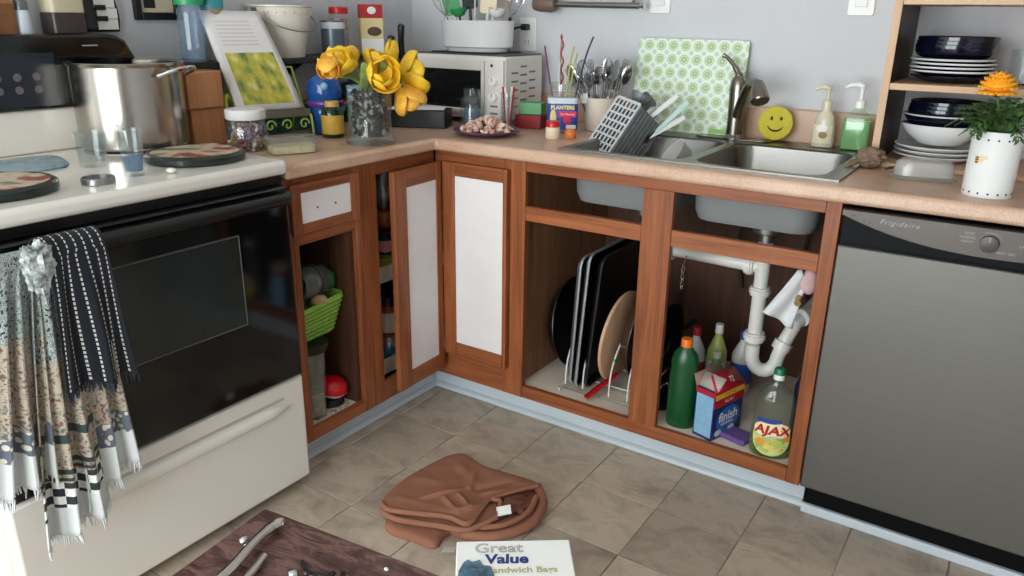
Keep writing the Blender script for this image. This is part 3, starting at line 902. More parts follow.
cutlery('ladle', inb(.4, .15, .1), aN + cN * .06, .225, (M_gh, M_gh), 'grey ladle at the top of the grey basket')
cutlery('spatula', inb(.3, .3, .15), aN + cN * .26, .225, (M_bh, M_gh), 'dark slotted turner leaning in the grey basket', roll=.8)
cutlery('table_fork', inb(.7, .55, .1), aN + cN * .4 + bN * .15, .2, (M_chrome, M_chrome), 'steel fork leaning out beside the white knives')
# white plate edge in the left bowl below the basket, and a pale dish on the divider side
def plate_prof(r, h=.018, t=.004):
    return [(0, 0), (r * .58, 0), (r * .66, .003), (r * .98, h), (r, h + .002), (r * .99, h + t), (r * .66, .003 + t), (r * .56, t), (0, t)]
tag(MB().lathe(plate_prof(.085), n=40).build('side_plate', mat('white_china', (238, 236, 232), .18)), 'white plate lying in the left sink bowl under the basket', 'plate', loc=(1.115, -.46, .868), rot=(radians(-12), radians(8), 0))
cp_ = MB().lathe([(0, 0), (.03, 0), (.045, .012), (.056, .05), (.058, .052), (.054, .05), (.043, .014), (0, .004)], n=32).build('rinsed_bowl', mat('pale_grey_china', (196, 192, 188), .3))
tag(cp_, 'pale grey bowl tipped on its side at the divider in the left sink bowl', 'bowl', loc=(1.325, -.33, .86), rot=(radians(30), radians(-48), 0))

# ------------------------------------------------------------------ dish sponge with smile, soaps
M_spng = mat('yellow_foam', (214, 200, 76), .85, col2=(204, 188, 60), scale=90, bump=.5, bscale=260)
spg = thing('dish_sponge', 'round yellow sponge with smiling face on the sink ledge', 'sponge', (1.502, -.060, CT + .0062), (radians(-8), 0, radians(18)))
def scallop(r): return [(r * (1 + .008 * cos(12 * a)) * cos(a), r * (1 + .008 * cos(12 * a)) * sin(a)) for a in [2 * pi * k / 96 for k in range(96)]]
FACE = Matrix(((1, 0, 0, 0), (0, 0, 1, 0), (0, 1, 0, .053), (0, 0, 0, 1)))
MB().prism(scallop(.051), -.016, .016, FACE).build('foam', M_spng, spg, bev=.004)
for x in (-.013, .015): MB().ell((x, -.0162, .067), (.0042, .0012, .006), 12, 8).build('eye', mat('sponge_hole', (70, 60, 10), .9), spg)
MB().tube([(.024 * cos(a), -.0165, .052 + .022 * sin(a)) for a in [radians(200 + 14 * k) for k in range(11)]], [.0012, .0026, .0032, .0026, .0012], 6).build('mouth', mat('sponge_hole', (70, 60, 10), .9), spg)

def pump(t, z, m, L=.045, h=.05, ang=pi):
    p = MB().lathe([(0, 0), (.014, 0), (.014, .018), (.010, .022), (.0055, .024), (.0055, h - .008), (0, h - .008)], (0, 0, z), 20)
    p.build('pump_collar', m, t)
    e = Vector((cos(ang), sin(ang), 0))
    MB().tube([Vector((0, 0, z + h - .01)), Vector((0, 0, z + h)), e * .010 + Vector((0, 0, z + h + .004)), e * L * .7 + Vector((0, 0, z + h + .002)), e * L + Vector((0, 0, z + h - .006))], [.0075, .009, .008, .006, .004], 10).build('pump_spout', m, t)
M_soapw = mat('cream_soap_bottle', (212, 206, 180), .25, spec=.6)
M_soapg = mat('green_soap', (136, 184, 132), .12, spec=.6, col2=(128, 176, 124), scale=3)
sb1 = thing('soap_bottle', 'clear soap bottle with cream label and nearly empty, beside the green soap', 'soap bottle', (1.648, -.075, CT + .0062), group='soap bottles behind the sink')
MB().lathe([(0, 0), (.030, 0), (.0325, .006), (.031, .05), (.027, .075), (.024, .09), (.013, .102), (.012, .112), (0, .112)], n=28, sy=.75).build('bottle', M_soapw, sb1)
MB().grid(lambda u, v: Vector((.0322 * sin((u - .5) * 2.0), -.0322 * .77 * cos((u - .5) * 2.0), .012 + .052 * v)), 14, 4).build('label', mat('cream_label', (228, 220, 190), .6), sb1)
MB().ell((.0, -.0258, .055), (.016, .001, .012), 16, 8).build('printed_flower', mat('label_white', (244, 242, 236), .6), sb1)
MB().ell((.004, -.0260, .036), (.012, .001, .010), 14, 8).build('printed_flower', mat('label_brown', (150, 126, 96), .6), sb1)
pump(sb1, .112, M_soapw, .038, .055, radians(200))
sb2 = thing('soap_bottle', 'square bottle of green hand soap with white pump', 'soap bottle', (1.737, -.072, CT + .0062), radians(6), group='soap bottles behind the sink')
MB().prism(rrect(.074, .05, .012), 0, .083).build('soap', M_soapg, sb2, bev=.004)
MB().prism(rrect(.078, .054, .013), -.0003, .096).build('bottle', thin_glass('green_tint_plastic', (242, 250, 242), rough=.04), sb2, bev=.006)
MB().lathe([(.035, .0), (.02, .012), (.014, .018), (.014, .022), (0, .022)], (0, 0, .0955), 24, sy=.7).build('shoulder', thin_glass('green_tint_plastic'), sb2)
pump(sb2, .1175, mat('white_pump', (236, 236, 234), .3), .045, .06, radians(185))

# crumpled brown dishcloth at the sink corner
def crumple(u, v):
    a = 2 * pi * u; p = pi * v
    d_ = Vector((cos(a) * sin(p), sin(a) * sin(p), cos(p)))
    r_ = 1 + .35 * noise.noise(d_ * 2.2 + Vector((3, 1, 7))) + .22 * noise.noise(d_ * 5.5)
    return Vector((d_.x * .034 * r_, d_.y * .034 * r_, .0275 + d_.z * .0275 * min(r_, 1.0)))
rag = thing('dishcloth', 'crumpled taupe dishcloth at the front right corner of the sink', 'cloth', (1.826, -.335, CT + .0005))
MB().grid(crumple, 36, 20, wrap=True).build('cloth', mat('taupe_cloth', (146, 122, 104), .9, col2=(122, 98, 82), scale=40, bump=.4, bscale=300), rag)
tl = catmull([(-.02, -.005, .02), (-.034, -.018, .014), (-.042, -.034, .008), (-.045, -.048, .005)], 5)
MB().tube(tl, [.013, .012, .009, .005], 10, flat=.6).build('tail', mat('taupe_cloth', (146, 122, 104), .9), rag)
# a bread tie / clip beside it
tag(MB().tube(catmull([(0, 0, .005), (.018, .004, .009), (.036, -.002, .004), (.05, .003, .004)], 4), .0032, 7).build('clothes_clip', M_bh), 'small black clip lying beside the taupe dishcloth', 'clip', loc=(1.868, -.345, CT))

# ------------------------------------------------------------------ green patterned cutting board leaning on the backsplash
def board_mat():
    m, nt, b = new_mat('green_circle_pattern')
    tc = node(nt, 'ShaderNodeTexCoord'); sep = node(nt, 'ShaderNodeSeparateXYZ'); nt.links.new(tc.outputs['Object'], sep.inputs[0])
    def M(op, a, b_=None, c_=None):
        n = node(nt, 'ShaderNodeMath', operation=op)
        for i, x in enumerate((a, b_, c_)):
            if x is None: continue
            if isinstance(x, (int, float)): n.inputs[i].default_value = x
            else: nt.links.new(x, n.inputs[i])
        return n.outputs[0]
    P = .0425
    X, Z = sep.outputs['X'], sep.outputs['Z']
    def dist(ox, oz):
        fx = M('SUBTRACT', M('FRACT', M('ADD', M('DIVIDE', X, P), ox + 50)), .5)
        fz = M('SUBTRACT', M('FRACT', M('ADD', M('DIVIDE', Z, P), oz + 50)), .5)
        return M('SQRT', M('ADD', M('MULTIPLY', fx, fx), M('MULTIPLY', fz, fz)))
    d1, d2 = dist(0, 0), dist(.5, .5)
    lt = lambda d, r_: M('LESS_THAN', d, r_)
    big = M('SUBTRACT', lt(d1, .37), M('MULTIPLY', lt(d1, .30), M('GREATER_THAN', d1, .25)))
    big = M('SUBTRACT', big, lt(d1, .05))
    small = lt(d2, .17)
    mx1 = node(nt, 'ShaderNodeMix', data_type='RGBA'); mx1.inputs['A'].default_value = lin((220, 234, 216)); mx1.inputs['B'].default_value = lin((166, 190, 136))
    nt.links.new(big, mx1.inputs['Factor'])
    mx2 = node(nt, 'ShaderNodeMix', data_type='RGBA'); mx2.inputs['B'].default_value = lin((196, 206, 202))
    nt.links.new(small, mx2.inputs['Factor']); nt.links.new(mx1.outputs['Result'], mx2.inputs['A'])
    nt.links.new(mx2.outputs['Result'], b.inputs['Base Color']); b.inputs['Roughness'].default_value = .3
    return m
cb = thing('cutting_board', 'pale green glass cutting board with circle pattern leaning against the wall', 'cutting board', (1.195, -.050, CT + .0005), (radians(-9), 0, 0))
MB().prism(rrect(.372, .298, .012), -.003, .003, Matrix(((1, 0, 0, 0), (0, 0, 1, 0), (0, 1, 0, .149), (0, 0, 0, 1)))).build('board', board_mat(), cb)
MB().box(.095, .155, -.0034, -.003, .010, .024).build('printed_patch', mat('green_print', (140, 186, 92), .4), cb)

# ------------------------------------------------------------------ outlet, switches, rail on the back wall
M_plate = mat('switch_plate', (232, 232, 230), .35)
wo = thing('wall_outlet', 'white double wall outlet above the toaster oven', 'outlet', (.555, .0115, 1.205))
MB().prism(rrect(.074, .116, .006), 0, .006, Matrix(((1, 0, 0, 0), (0, 0, -1, 0), (0, 1, 0, 0), (0, 0, 0, 1)))).build('cover_plate', M_plate, wo, bev=.002)
for z in (.026, -.026):
    s_ = MB().prism(rrect(.034, .028, .010), .006, .0085, Matrix(((1, 0, 0, 0), (0, 0, -1, 0), (0, 1, 0, z), (0, 0, 0, 1)))).build('socket', M_plate, wo, bev=.001)
    for x in (-.006, .006): MB().box(x - .001, x + .001, -.0090, -.0084, z - .004, z + .006).build('slot', M_ink, s_)
for x, lb in ((1.066, 'white rocker light switch above the cutting board'), (1.684, 'white rocker light switch beside the shelf unit')):
    sw = thing('light_switch', lb, 'light switch', (x, .0115, 1.340), group='light switches on the sink wall')
    MB().prism(rrect(.072, .116, .005), 0, .006, Matrix(((1, 0, 0, 0), (0, 0, -1, 0), (0, 1, 0, 0), (0, 0, 0, 1)))).build('cover_plate', M_plate, sw, bev=.002)
    MB().box(-.017, .017, -.0095, -.006, -.034, .034).build('rocker', mat('rocker_white', (222, 222, 222), .3), sw, bev=.0015)
wr = thing('wall_rail', 'steel towel rail with brown wooden end mounted high above the utensil crock', 'towel rail', (.83, .0115, 1.305))
MB().tube([(-.17, -.055, 0.004), (.185, -.055, 0)], .010, 12).build('rod', M_steel, wr)
MB().tube([(.185, -.055, 0), (.205, -.055, 0)], [.007, .011], 12).build('finial', M_chrome, wr)
for x in (-.15, .16): MB().tube(catmull([(x, 0, .03), (x, -.03, .025), (x, -.052, .006)], 4), .006, 8).build('bracket', M_steel, wr)
MB().lathe([(0, 0), (.021, 0), (.026, .02), (.028, .07), (.022, .085), (0, .086)], (-.215, -.055, .004), 24, Matrix.Rotation(pi / 2, 3, 'Y')).build('wooden_end', mat('brown_end', (112, 92, 80), .5), wr)
# ------------------------------------------------------------------ toaster oven and what stands on it
tf = Vector((.293, .131, 0)).normalized()         # along the front, left to right
ta = 0.0
TW, TD, TH = .385, .25, .23
to = thing('toaster_oven', 'white toaster oven with glass door in the counter corner', 'toaster oven', (.272, -.300, CT), ta)
M_tow = mat('toaster_white', (224, 220, 214), .35)
MB().box(0, TW, .012, TD, .018, TH).build('body', M_tow, to, bev=.008, seg=3)
MB().box(.003, TW - .003, .016, TD - .003, TH + .0002, TH + .004).build('top_panel', mat('toaster_top_grey', (78, 76, 76), .45), to, bev=.002)
for x in (.02, TW - .02):
    for y in (.03, TD - .03): MB().cyl((x, y, 0), .011, .0185, 14).build('foot', M_black, to)
td = MB().box(.008, .300, .004, .014, .05, .184).build('door_glass', mat('oven_glass_dark', (26, 27, 28), .06, spec=.6), to)
for x0, x1, z0, z1 in ((.004, .016, .036, .215), (.292, .304, .036, .215), (.0165, .2915, .182, .215), (.0165, .2915, .036, .052)):
    MB().box(x0, x1, 0, .0135, z0, z1).build('door_frame', M_tow, td, bev=.002)
MB().tube([(.03, -.022, .050), (.275, -.022, .050)], .0065, 10).build('door_handle', M_tow, td)
for x in (.045, .26): MB().box(x - .006, x + .006, -.022, .001, .045, .055).build('handle_post', M_tow, td)
MB().box(.307, TW - .002, .002, .0125, .024, .218).build('control_strip', M_tow, to, bev=.002)
for z in (.15, .098):
    k = MB().lathe([(0, 0), (.0165, 0), (.015, .014), (0, .016)], (0, 0, 0), 22).xf(Matrix.Translation((.347, .002, z)) @ Matrix.Rotation(pi / 2, 4, 'X')).build('knob', mat('knob_white', (240, 238, 234), .3), to)
    MB().box(.3458, .3482, -.0148, -.0135, z, z + .012).build('pointer', M_gh, k)
MB().cyl((0, 0, 0), .005, .002, 12).xf(Matrix.Translation((.337, .002, .200)) @ Matrix.Rotation(pi / 2, 4, 'X')).build('indicator_lamp', mat('amber_dark', (70, 20, 16), .3), to)
for z in (.064, .040): MB().box(.332, .362, .0008, .002, z, z + .006).build('button', M_gh, to)
for r_ in range(3):
    for k in range(5):
        MB().box(TW + .0002, TW + .001, .05 + r_ * .055, .09 + r_ * .055, .06 + k * .028 + .02 * (r_ % 2), .066 + k * .028 + .02 * (r_ % 2)).build('vent_slot', M_gh, to)
cord = tag(MB().tube(catmull([(.590, .004, 1.2296), (.585, -.03, 1.232), (.555, -.045, 1.222), (.535, -.05, 1.19), (.532, -.04, 1.15), (.535, -.02, 1.12)], 6), .0038, 8).build('power_cord', M_black), 'black power cord plugged into the outlet above the toaster oven', 'cord')
cord.location = (-.030, -.0, .0)
MB().obox((.585, -.012, 1.2305), (.013, 0, 0), (0, .014, 0), (0, 0, .011)).build('plug', M_black, cord, bev=.004)
# black baking tray on the toaster top
bt = tag(MB().prism(rrect(.27, .19, .015), 0, .004).build('flat_tray', mat('dark_tray', (44, 42, 42), .35, .5)), 'flat dark tray lying on top of the toaster oven', 'tray')
bt.location = tuple(Vector((.272, -.300, CT + TH + .0045)) + Euler((0, 0, ta)).to_matrix() @ Vector((.175, .135, 0))); bt.rotation_euler = (0, 0, ta)
# white oval utensil crock on top
ub = thing('utensil_crock', 'white oval crock full of cooking tools on top of the toaster oven', 'crock', tuple(Vector(bt.location) + Vector((.015, -.012, .0045))), ta + .15)
MB().lathe([(0, 0), (.112, 0), (.118, .012), (.131, .016), (.136, .098), (.139, .101), (.137, .103), (.132, .099), (.127, .02), (0, .014)], n=48, sy=.66).build('body', mat('white_stoneware', (224, 224, 226), .35), ub)
random.seed(3)
ut = [('whisk', M_chrome, M_chrome, 'steel whisk'), ('spatula', M_wh, mat('green_silicone', (44, 140, 76), .5), 'green spatula'), ('ladle', M_bh, mat('green_silicone', (44, 140, 76), .5), 'small green ladle'), ('spatula', M_bh, M_bh, 'black turner'), ('table_spoon', M_wh, M_wh, 'large white spoon'),
      ('spatula', M_wh, mat('cream_silicone', (222, 206, 172), .5), 'cream spatula'), ('ladle', M_wh, M_wh, 'white ladle'), ('table_spoon', mat('pale_wood', (196, 156, 104), .6), mat('pale_wood', (196, 156, 104), .6), 'wooden spoon'), ('whisk', M_bh, M_chrome, 'black-handled whisk')]
cu_ = Vector(ub.location)
eU = Vector((cos(ta + .15), sin(ta + .15), 0)); eV = Vector((-eU.y, eU.x, 0))
for k, (kd, m1, m2, nm) in enumerate(ut):
    q = -1 + 2 * k / (len(ut) - 1)
    base = cu_ + eU * q * .085 + eV * random.uniform(-.03, .03) + Vector((0, 0, .018))
    where = ['at the far left of', 'second from the left in', 'left of centre in', 'just left of the middle of', 'in the middle of', 'just right of the middle of', 'right of centre in', 'second from the right in', 'at the far right of'][k]
    cutlery(kd, tuple(base), (eU * q * .35 + eV * random.uniform(-.12, .1) + Vector((0, 0, 1))), random.uniform(.18, .24) if kd != 'ladle' else .14, (m1, m2), f'{nm} {where} the white oval crock', roll=random.uniform(-.6, .6), group='cooking tools in the white oval crock')

# ------------------------------------------------------------------ glass jar in front of the toaster, plate of nuts
mj = thing('glass_jar', 'empty clear glass jar in front of the toaster oven door', 'jar', (.560, -.345, CT + .0005))
MB().lathe([(0, 0), (.036, 0), (.040, .004), (.041, .075), (.036, .093), (.028, .103), (.028, .120), (.030, .1205), (.030, .1235), (.0265, .1235), (.0262, .103), (.034, .092), (.0385, .074), (.0375, .007), (0, .005)], n=36).build('glass', M_glass, mj)
MB().lathe([(0, .0055), (.030, .0055), (.0285, .05), (.02, .066), (0, .068)], n=24).build('pale_blue_filling', thin_glass('blue_tint', (188, 208, 224), body=.25, body_col=(170, 196, 220)), mj)
pl = thing('purple_plate', 'purple plate heaped with pinkish nut shells at the inner counter corner', 'plate', (.716, -.475, CT + .0005))
MB().lathe(plate_prof(.108, .015), n=44).build('plate', mat('purple_glaze', (96, 62, 92), .3), pl)
M_nut = mat('pistachio_shell', (214, 178, 158), .7, col2=(236, 212, 196), scale=40)
M_nut2 = mat('pistachio_shell_pink', (196, 140, 126), .7, col2=(222, 180, 164), scale=40)
random.seed(11)
nut0 = {}
def shell_mesh(m):
    o = MB().grid(lambda u, v: Vector((.0085 * sin(pi * v) * cos(pi * (u * 1.1 - .05)), .012 * cos(pi * v), .0085 * sin(pi * v) * sin(pi * (u * 1.1 - .05)))), 8, 8).build('nut_shell', m, solid=.001)
    return o
protos = [shell_mesh(M_nut), shell_mesh(M_nut2)]
used = [False, False]
for k in range(95):
    q = k % 2
    r_ = .078 * sqrt(random.random()); a = random.uniform(0, 2 * pi)
    hgt = .045 * max(0, 1 - (r_ / .082) ** 1.5) * random.uniform(.35, 1) + .010
    if used[q]: o = protos[q].copy(); COL.objects.link(o)
    else: o = protos[q]; used[q] = True
    o.location = (.716 + r_ * cos(a) * 1.0, -.475 + r_ * sin(a), CT + .0035 + hgt)
    o.rotation_euler = (random.uniform(-1, 1), random.uniform(-1, 1), random.uniform(0, 6.28))
    tag(o, 'split pinkish nut shell in the heap on the purple plate', 'nut shell', 'nut shells on the purple plate')

# ------------------------------------------------------------------ snack tub with straws, small red-lidded jar, utensil holder, boxes
M_blue_l = mat('label_blue', (30, 74, 160), .4)
pj = thing('snack_tub', 'square clear peanut tub with blue and pink label holding straws', 'tub', (.868, -.262, CT + .0005), radians(30))
MB().prism(rrect(.098, .085, .016), 0, .118).build('tub', M_plastic, pj, bev=.006)
MB().lathe([(.050, .118), (.048, .124), (.046, .128), (.046, .150), (.049, .151), (.049, .156), (.044, .156), (.044, .128)], n=32).build('neck', M_plastic, pj)
lbz = .092
MB().prism(rrect(.0995, .0865, .016), .012, .094).build('label', M_blue_l, pj)
MB().prism(rrect(.0985, .0855, .016), .0945, .112).build('contents_band', mat('pale_powder', (204, 212, 220), .7), pj)
fm = lambda u0, v0: (lambda u, v: Vector((u0 + u, -.0438, v0 + v)))
text('lettering', 'PLANTERS', .0165, fm(0, .082), mat('label_yellow', (238, 214, 96), .5), pj, bold=.0006)
MB().box(-.012, .044, -.0441, -.0433, .052, .071).build('pink_flash', mat('label_pink', (214, 40, 86), .5), pj)
text('lettering', 'Dry Roasted', .0085, lambda u, v: Vector((.016 + u, -.0446, .0615 + v)), M_paper, pj)
MB().ell((.016, -.0436, .042), (.013, .0012, .013), 16, 8).build('pink_roundel', mat('label_pink', (214, 40, 86), .5), pj)
MB().ell((-.030, -.0436, .050), (.010, .0012, .026), 16, 10).build('peanut_picture', mat('peanut_tan', (226, 196, 120), .6), pj)
MB().box(.012, .044, -.0441, -.0433, .016, .028).build('white_patch', M_paper, pj)
random.seed(5)
sc_ = [((176, 44, 58), 'red'), ((120, 62, 100), 'purple'), ((190, 196, 110), 'lime'), ((116, 150, 116), 'green'), ((52, 60, 86), 'navy'), ((206, 206, 204), 'white'), ((170, 180, 90), 'yellow-green')]
pc = Vector((.868, -.262, CT + .02))
dirs = [(-.01, .0, .285), (-.065, -.02, .25), (.03, .02, .23), (-.035, .03, .28), (.075, .03, .28), (-.01, -.02, .2), (.03, -.01, .25)]
for (c_, nm), d_ in zip(sc_, dirs):
    d_ = Vector(d_)
    a_ = pc + Vector((d_.x * .25, d_.y * .25, 0)); b_ = pc + d_
    s_ = MB()
    if nm == 'red':
        pts = [a_.lerp(b_, k / 40) + Vector((.004 * cos(k * .9), .004 * sin(k * .9), 0)) for k in range(41)]
        s_.tube(pts, .003, 6)
    else:
        m_ = a_.lerp(b_, .72)
        s_.tube(catmull([a_, m_, b_ + Vector((random.uniform(-.012, .012), 0, 0))], 5), .003, 7)
    s_.xf(Matrix.Translation(-a_))
    tag(s_.build('drinking_straw', mat('straw_' + nm.replace('-', '_'), c_, .4)), f'{nm} drinking straw standing in the square peanut tub', 'straw', 'straws in the peanut tub', loc=tuple(a_))
rj = thing('spice_jar', 'small cream jar with red lid in front of the peanut tub', 'jar', (.922, -.412, CT + .0005))
MB().lathe([(0, 0), (.021, 0), (.0225, .003), (.0225, .032), (.020, .036), (0, .036)], n=28).build('body', mat('cream_plastic', (228, 204, 176), .45), rj)
MB().lathe([(0, 0), (.0215, 0), (.0215, .016), (.020, .018), (0, .018)], (0, 0, .0362), 28).build('lid', M_red, rj)
og = MB().lathe([(0, 0), (.016, 0), (.018, .004), (.018, .02), (.012, .028), (0, .028)], n=20).build('orange_pot', mat('orange_pot_plastic', (214, 120, 50), .5))
tag(og, 'tiny orange pot beside the red-lidded cream jar', 'pot', loc=(.962, -.372, CT + .0005))
uc = thing('utensil_holder', 'white ceramic utensil holder packed with steel cutlery', 'holder', (.946, -.148, CT + .0005))
MB().lathe([(0, 0), (.046, 0), (.050, .006), (.055, .105), (.057, .108), (.053, .108), (.046, .012), (0, .008)], n=36).build('body', mat('cream_stoneware', (226, 214, 198), .4), uc)
MB().obox((-.038, -.048, .105), (.012, .004, 0), (-.001, .003, 0), (.002, .004, .016)).build('white_tag', M_paper, uc)
random.seed(21)
kinds = ['table_fork', 'table_spoon', 'table_knife', 'table_fork', 'whisk', 'table_spoon', 'table_fork', 'ladle', 'table_spoon', 'table_fork', 'table_spoon', 'table_knife', 'table_spoon', 'spatula', 'table_fork', 'table_spoon']
ordw = ['leftmost', 'second', 'third', 'fourth', 'fifth', 'sixth', 'seventh', 'eighth', 'ninth', 'tenth', 'eleventh', 'twelfth', 'thirteenth', 'fourteenth', 'fifteenth', 'rightmost']
eR = Vector((.83, .55, 0)); eN = Vector((-.55, .83, 0))
for k, kd in enumerate(kinds):
    q = -1 + 2 * k / 15
    base = Vector((.946, -.148, CT + .016)) + eR * q * .026 + eN * random.uniform(-.022, .022)
    nm = kd.replace('table_', '')
    lb = f'{ordw[k]} piece of cutlery, a {nm}, in the white utensil holder' if k in (0, 15) else f'{nm}, {ordw[k]} piece from the left in the white utensil holder'
    cutlery(kd, tuple(base), eR * (q * .40 - .10) + eN * random.uniform(-.2, .12) + Vector((0, 0, 1)), random.uniform(.175, .225), (M_chrome if k % 3 else M_gh, M_chrome if k % 4 else M_gh), lb, roll=random.uniform(-.8, .8), group='cutlery in the white utensil holder')
sk_ = tag(MB().obox((0, 0, .0225), (.045, .010, 0), (-.006, .03, 0), (0, 0, .0225)).build('red_box', mat('dark_red_card', (140, 16, 26), .5), bev=.002), 'dark red box on the counter left of the peanut tub', 'box', loc=(.735, -.245, CT + .0005))
gb = tag(MB().obox((0, 0, .0195), (.036, .012, 0), (-.007, .026, 0), (0, 0, .0195)).build('green_box', mat('green_card', (86, 154, 96), .5), bev=.002), 'small green box stacked on the dark red box', 'box', loc=(.738, -.24, CT + .0462))
sg = thing('shot_glass', 'tall clear glass holding red and white striped straws beside the peanut tub', 'glass', (.696, -.325, CT + .0005))
MB().lathe([(0, 0), (.022, 0), (.024, .004), (.027, .12), (.0255, .12), (.0225, .008), (0, .006)], n=28).build('glass', M_glass, sg)
for k in range(4):
    a = k * 1.6
    o = tag(MB().tube([(0, 0, 0), (.016 * cos(a), .016 * sin(a), .13)], .0035, 7).build('striped_stirrer', [M_red, M_paper][k % 2]), ['red stirrer leaning left in the tall clear glass', 'white stirrer leaning back in the tall clear glass', 'red stirrer leaning right in the tall clear glass', 'white stirrer leaning forward in the tall clear glass'][k], 'stirrer', 'stirrers in the tall glass', loc=(.696 + .006 * cos(a), -.325 + .006 * sin(a), CT + .0075))

# black roasting pan with papers under the flowers
rp = thing('loaf_pan', 'black pan with white papers left of the toaster oven', 'pan', (.405, -.455, CT + .0005), radians(27))
MB().prism(rrect(.235, .105, .012), 0, .058).build('pan', mat('black_pan', (20, 19, 20), .4), rp, bev=.003)
MB().obox((.01, -.005, .0605), (.09, .01, 0), (-.004, .04, 0), (0, .006, .001)).build('paper', M_paper, rp)
# two black knife handles standing in a block behind the flowers
kb = thing('knife_block', 'dark knife block half hidden behind the yellow flowers', 'knife block', (.165, -.262, CT + .0005), radians(24))
MB().obox((0, 0, .1), (.038, 0, .0), (0, .035, 0), (0, -.012, .1)).build('block', mat('dark_block', (46, 34, 30), .5), kb, bev=.003)
for dx, L, nm in ((-.022, .085, 'shorter'), (.018, .125, 'taller')):
    k = thing('kitchen_knife', f'{nm} black knife handle sticking up behind the yellow flowers', 'knife', (0, 0, 0), group='knives in the dark block')
    p0 = Vector(kb.location) + Euler((0, 0, radians(24))).to_matrix() @ Vector((dx, -.012, .2005))
    k.location = tuple(p0); k.rotation_euler = (radians(8), 0, radians(24)); TM[k.name] = Matrix.Translation(p0)
    MB().tube([(0, 0, -.004), (0, 0, .02), (0, 0, L * .6), (.004, 0, L - .006), (.006, 0, L)], [.013, .012, .013, .015, .011], 10, flat=.85).build('handle', M_black, k)
# ------------------------------------------------------------------ vase with dark stones and yellow tulips
VX, VY = .545, -.822
vs = thing('glass_vase', 'clear glass vase filled with black and white stones holding yellow flowers', 'vase', (VX, VY, CT + .0005))
MB().lathe([(0, 0), (.070, 0), (.073, .004), (.071, .012), (.065, .018), (.063, .03), (.064, .160), (.066, .163), (.064, .165), (.0615, .160), (.0605, .03), (.055, .022), (0, .020)], n=40).build('glass', M_glass, vs)
random.seed(9)
for nm, colr, cnt in (('black_stones', (20, 18, 22), 230), ('white_stones', (150, 146, 143), 80)):
    b = MB()
    for k in range(cnt):
        a = random.uniform(0, 2 * pi); r_ = .052 * sqrt(random.uniform(.6, 1)); z = .03 + .122 * random.random()
        b.ell((r_ * cos(a), r_ * sin(a), z), (random.uniform(.006, .011), random.uniform(.003, .007), random.uniform(.003, .008)), 7, 5, Euler((random.random() * 3, random.random() * 3, 0)).to_matrix())
    o = b.build(nm, mat(nm, colr, .3), vs); o['kind'] = 'stuff'
MB().lathe([(0, .021), (.038, .021), (.038, .145), (0, .145)], n=20).build('stone_core', mat('stone_core', (30, 28, 30), .8), vs)
M_or = mat('petal_orange', (226, 150, 40), .5, col2=(240, 190, 70), scale=60)
M_leaf = mat('leaf_green', (110, 136, 72), .55, col2=(142, 160, 92), scale=40)
def tulip(loc, d, L, label, opened=.5, m=None, stem_to=None):
    """tulip head of six petals, base at loc, pointing along d"""
    d = Vector(d).normalized(); q = Vector((0, 0, 1)).rotation_difference(d)
    t = thing('tulip', label, 'flower', loc, tuple(q.to_euler()), group='yellow flowers in the glass vase')
    for k in range(6):
        inner = k % 2
        def petal(u, v, k=k, inner=inner):
            kk = .55 if opened < .2 else 1
            w = kk * L * (.40 if not inner else .36) * sin(pi * min(1, v * .93 + .04)) ** .75
            x = (u - .5) * 2 * w
            bell = kk * L * (.30 + opened * .32) * sin(pi * (v * (.62 + .2 * (1 - opened)))) - (0.01 if inner else 0)
            r_ = bell - (x * x) / (L * .9)
            z = L * v * (1 - .25 * opened * v)
            a = 2 * pi * k / 6
            return Vector((cos(a) * r_ - sin(a) * x, sin(a) * r_ + cos(a) * x, z))
        MB().grid(petal, 8, 10).build('petal', m or M_yellowf, t, solid=.0012)
    rim_ = Vector((VX, VY, CT + .15)); base = Vector(loc)
    h = base.lerp(rim_, .5) + Vector((0, 0, .03)) - d * .02
    Ri = (Matrix.Translation(base) @ q.to_matrix().to_4x4()).inverted()
    MB().tube(catmull([base, h, rim_ + (base - rim_) * .12, Vector((VX, VY, CT + .12))], 5), .004, 7).xf(Ri).build('stem', M_leaf, t)
    return t
def TP(x, y, z): return (x, y, z)
tulip((.540, -0.928, 1.105), (-.1, -.45, .85), .082, 'pale yellow flower at the back left of the vase', .5)
tulip((.560, -0.978, 1.165), (.22, -.40, -.80), .070, 'orange flower bud drooping at the far left of the vase', .4, M_or)
tulip((.50, -0.870, 1.105), (-.1, .05, 1), .092, 'yellow flower standing upright in the middle of the vase', .6)
tulip((.58, -0.828, 1.095), (.85, -.30, .25), .096, 'yellow flower with wide cup facing forward over the vase', .8)
tulip((.53, -0.728, 1.105), (.0, .35, 1), .100, 'tall pointed yellow bud on the right of the bouquet', .10)
tulip((.565, -0.733, 1.085), (.45, .50, .22), .115, 'largest yellow flower opening to the right', .85)
tulip((.60, -0.750, 1.078), (.38, .28, -.85), .100, 'yellow flower hanging down over the vase rim', .65, M_or)
tulip((.52, -0.908, 1.105), (.45, -.1, .8), .080, 'yellow flower between the drooping bud and the middle flower', .6)
tulip((.535, -0.803, 1.105), (.3, .25, .9), .080, 'yellow flower at the back between the tall bud and the middle flower', .6)
tulip((.555, -.935, 1.115), (.35, -.35, .8), .070, 'small yellow flower low at the front left of the bouquet', .65)
tulip((.585, -.845, 1.090), (.75, -.2, .5), .080, 'yellow flower leaning forward just above the vase rim', .7)
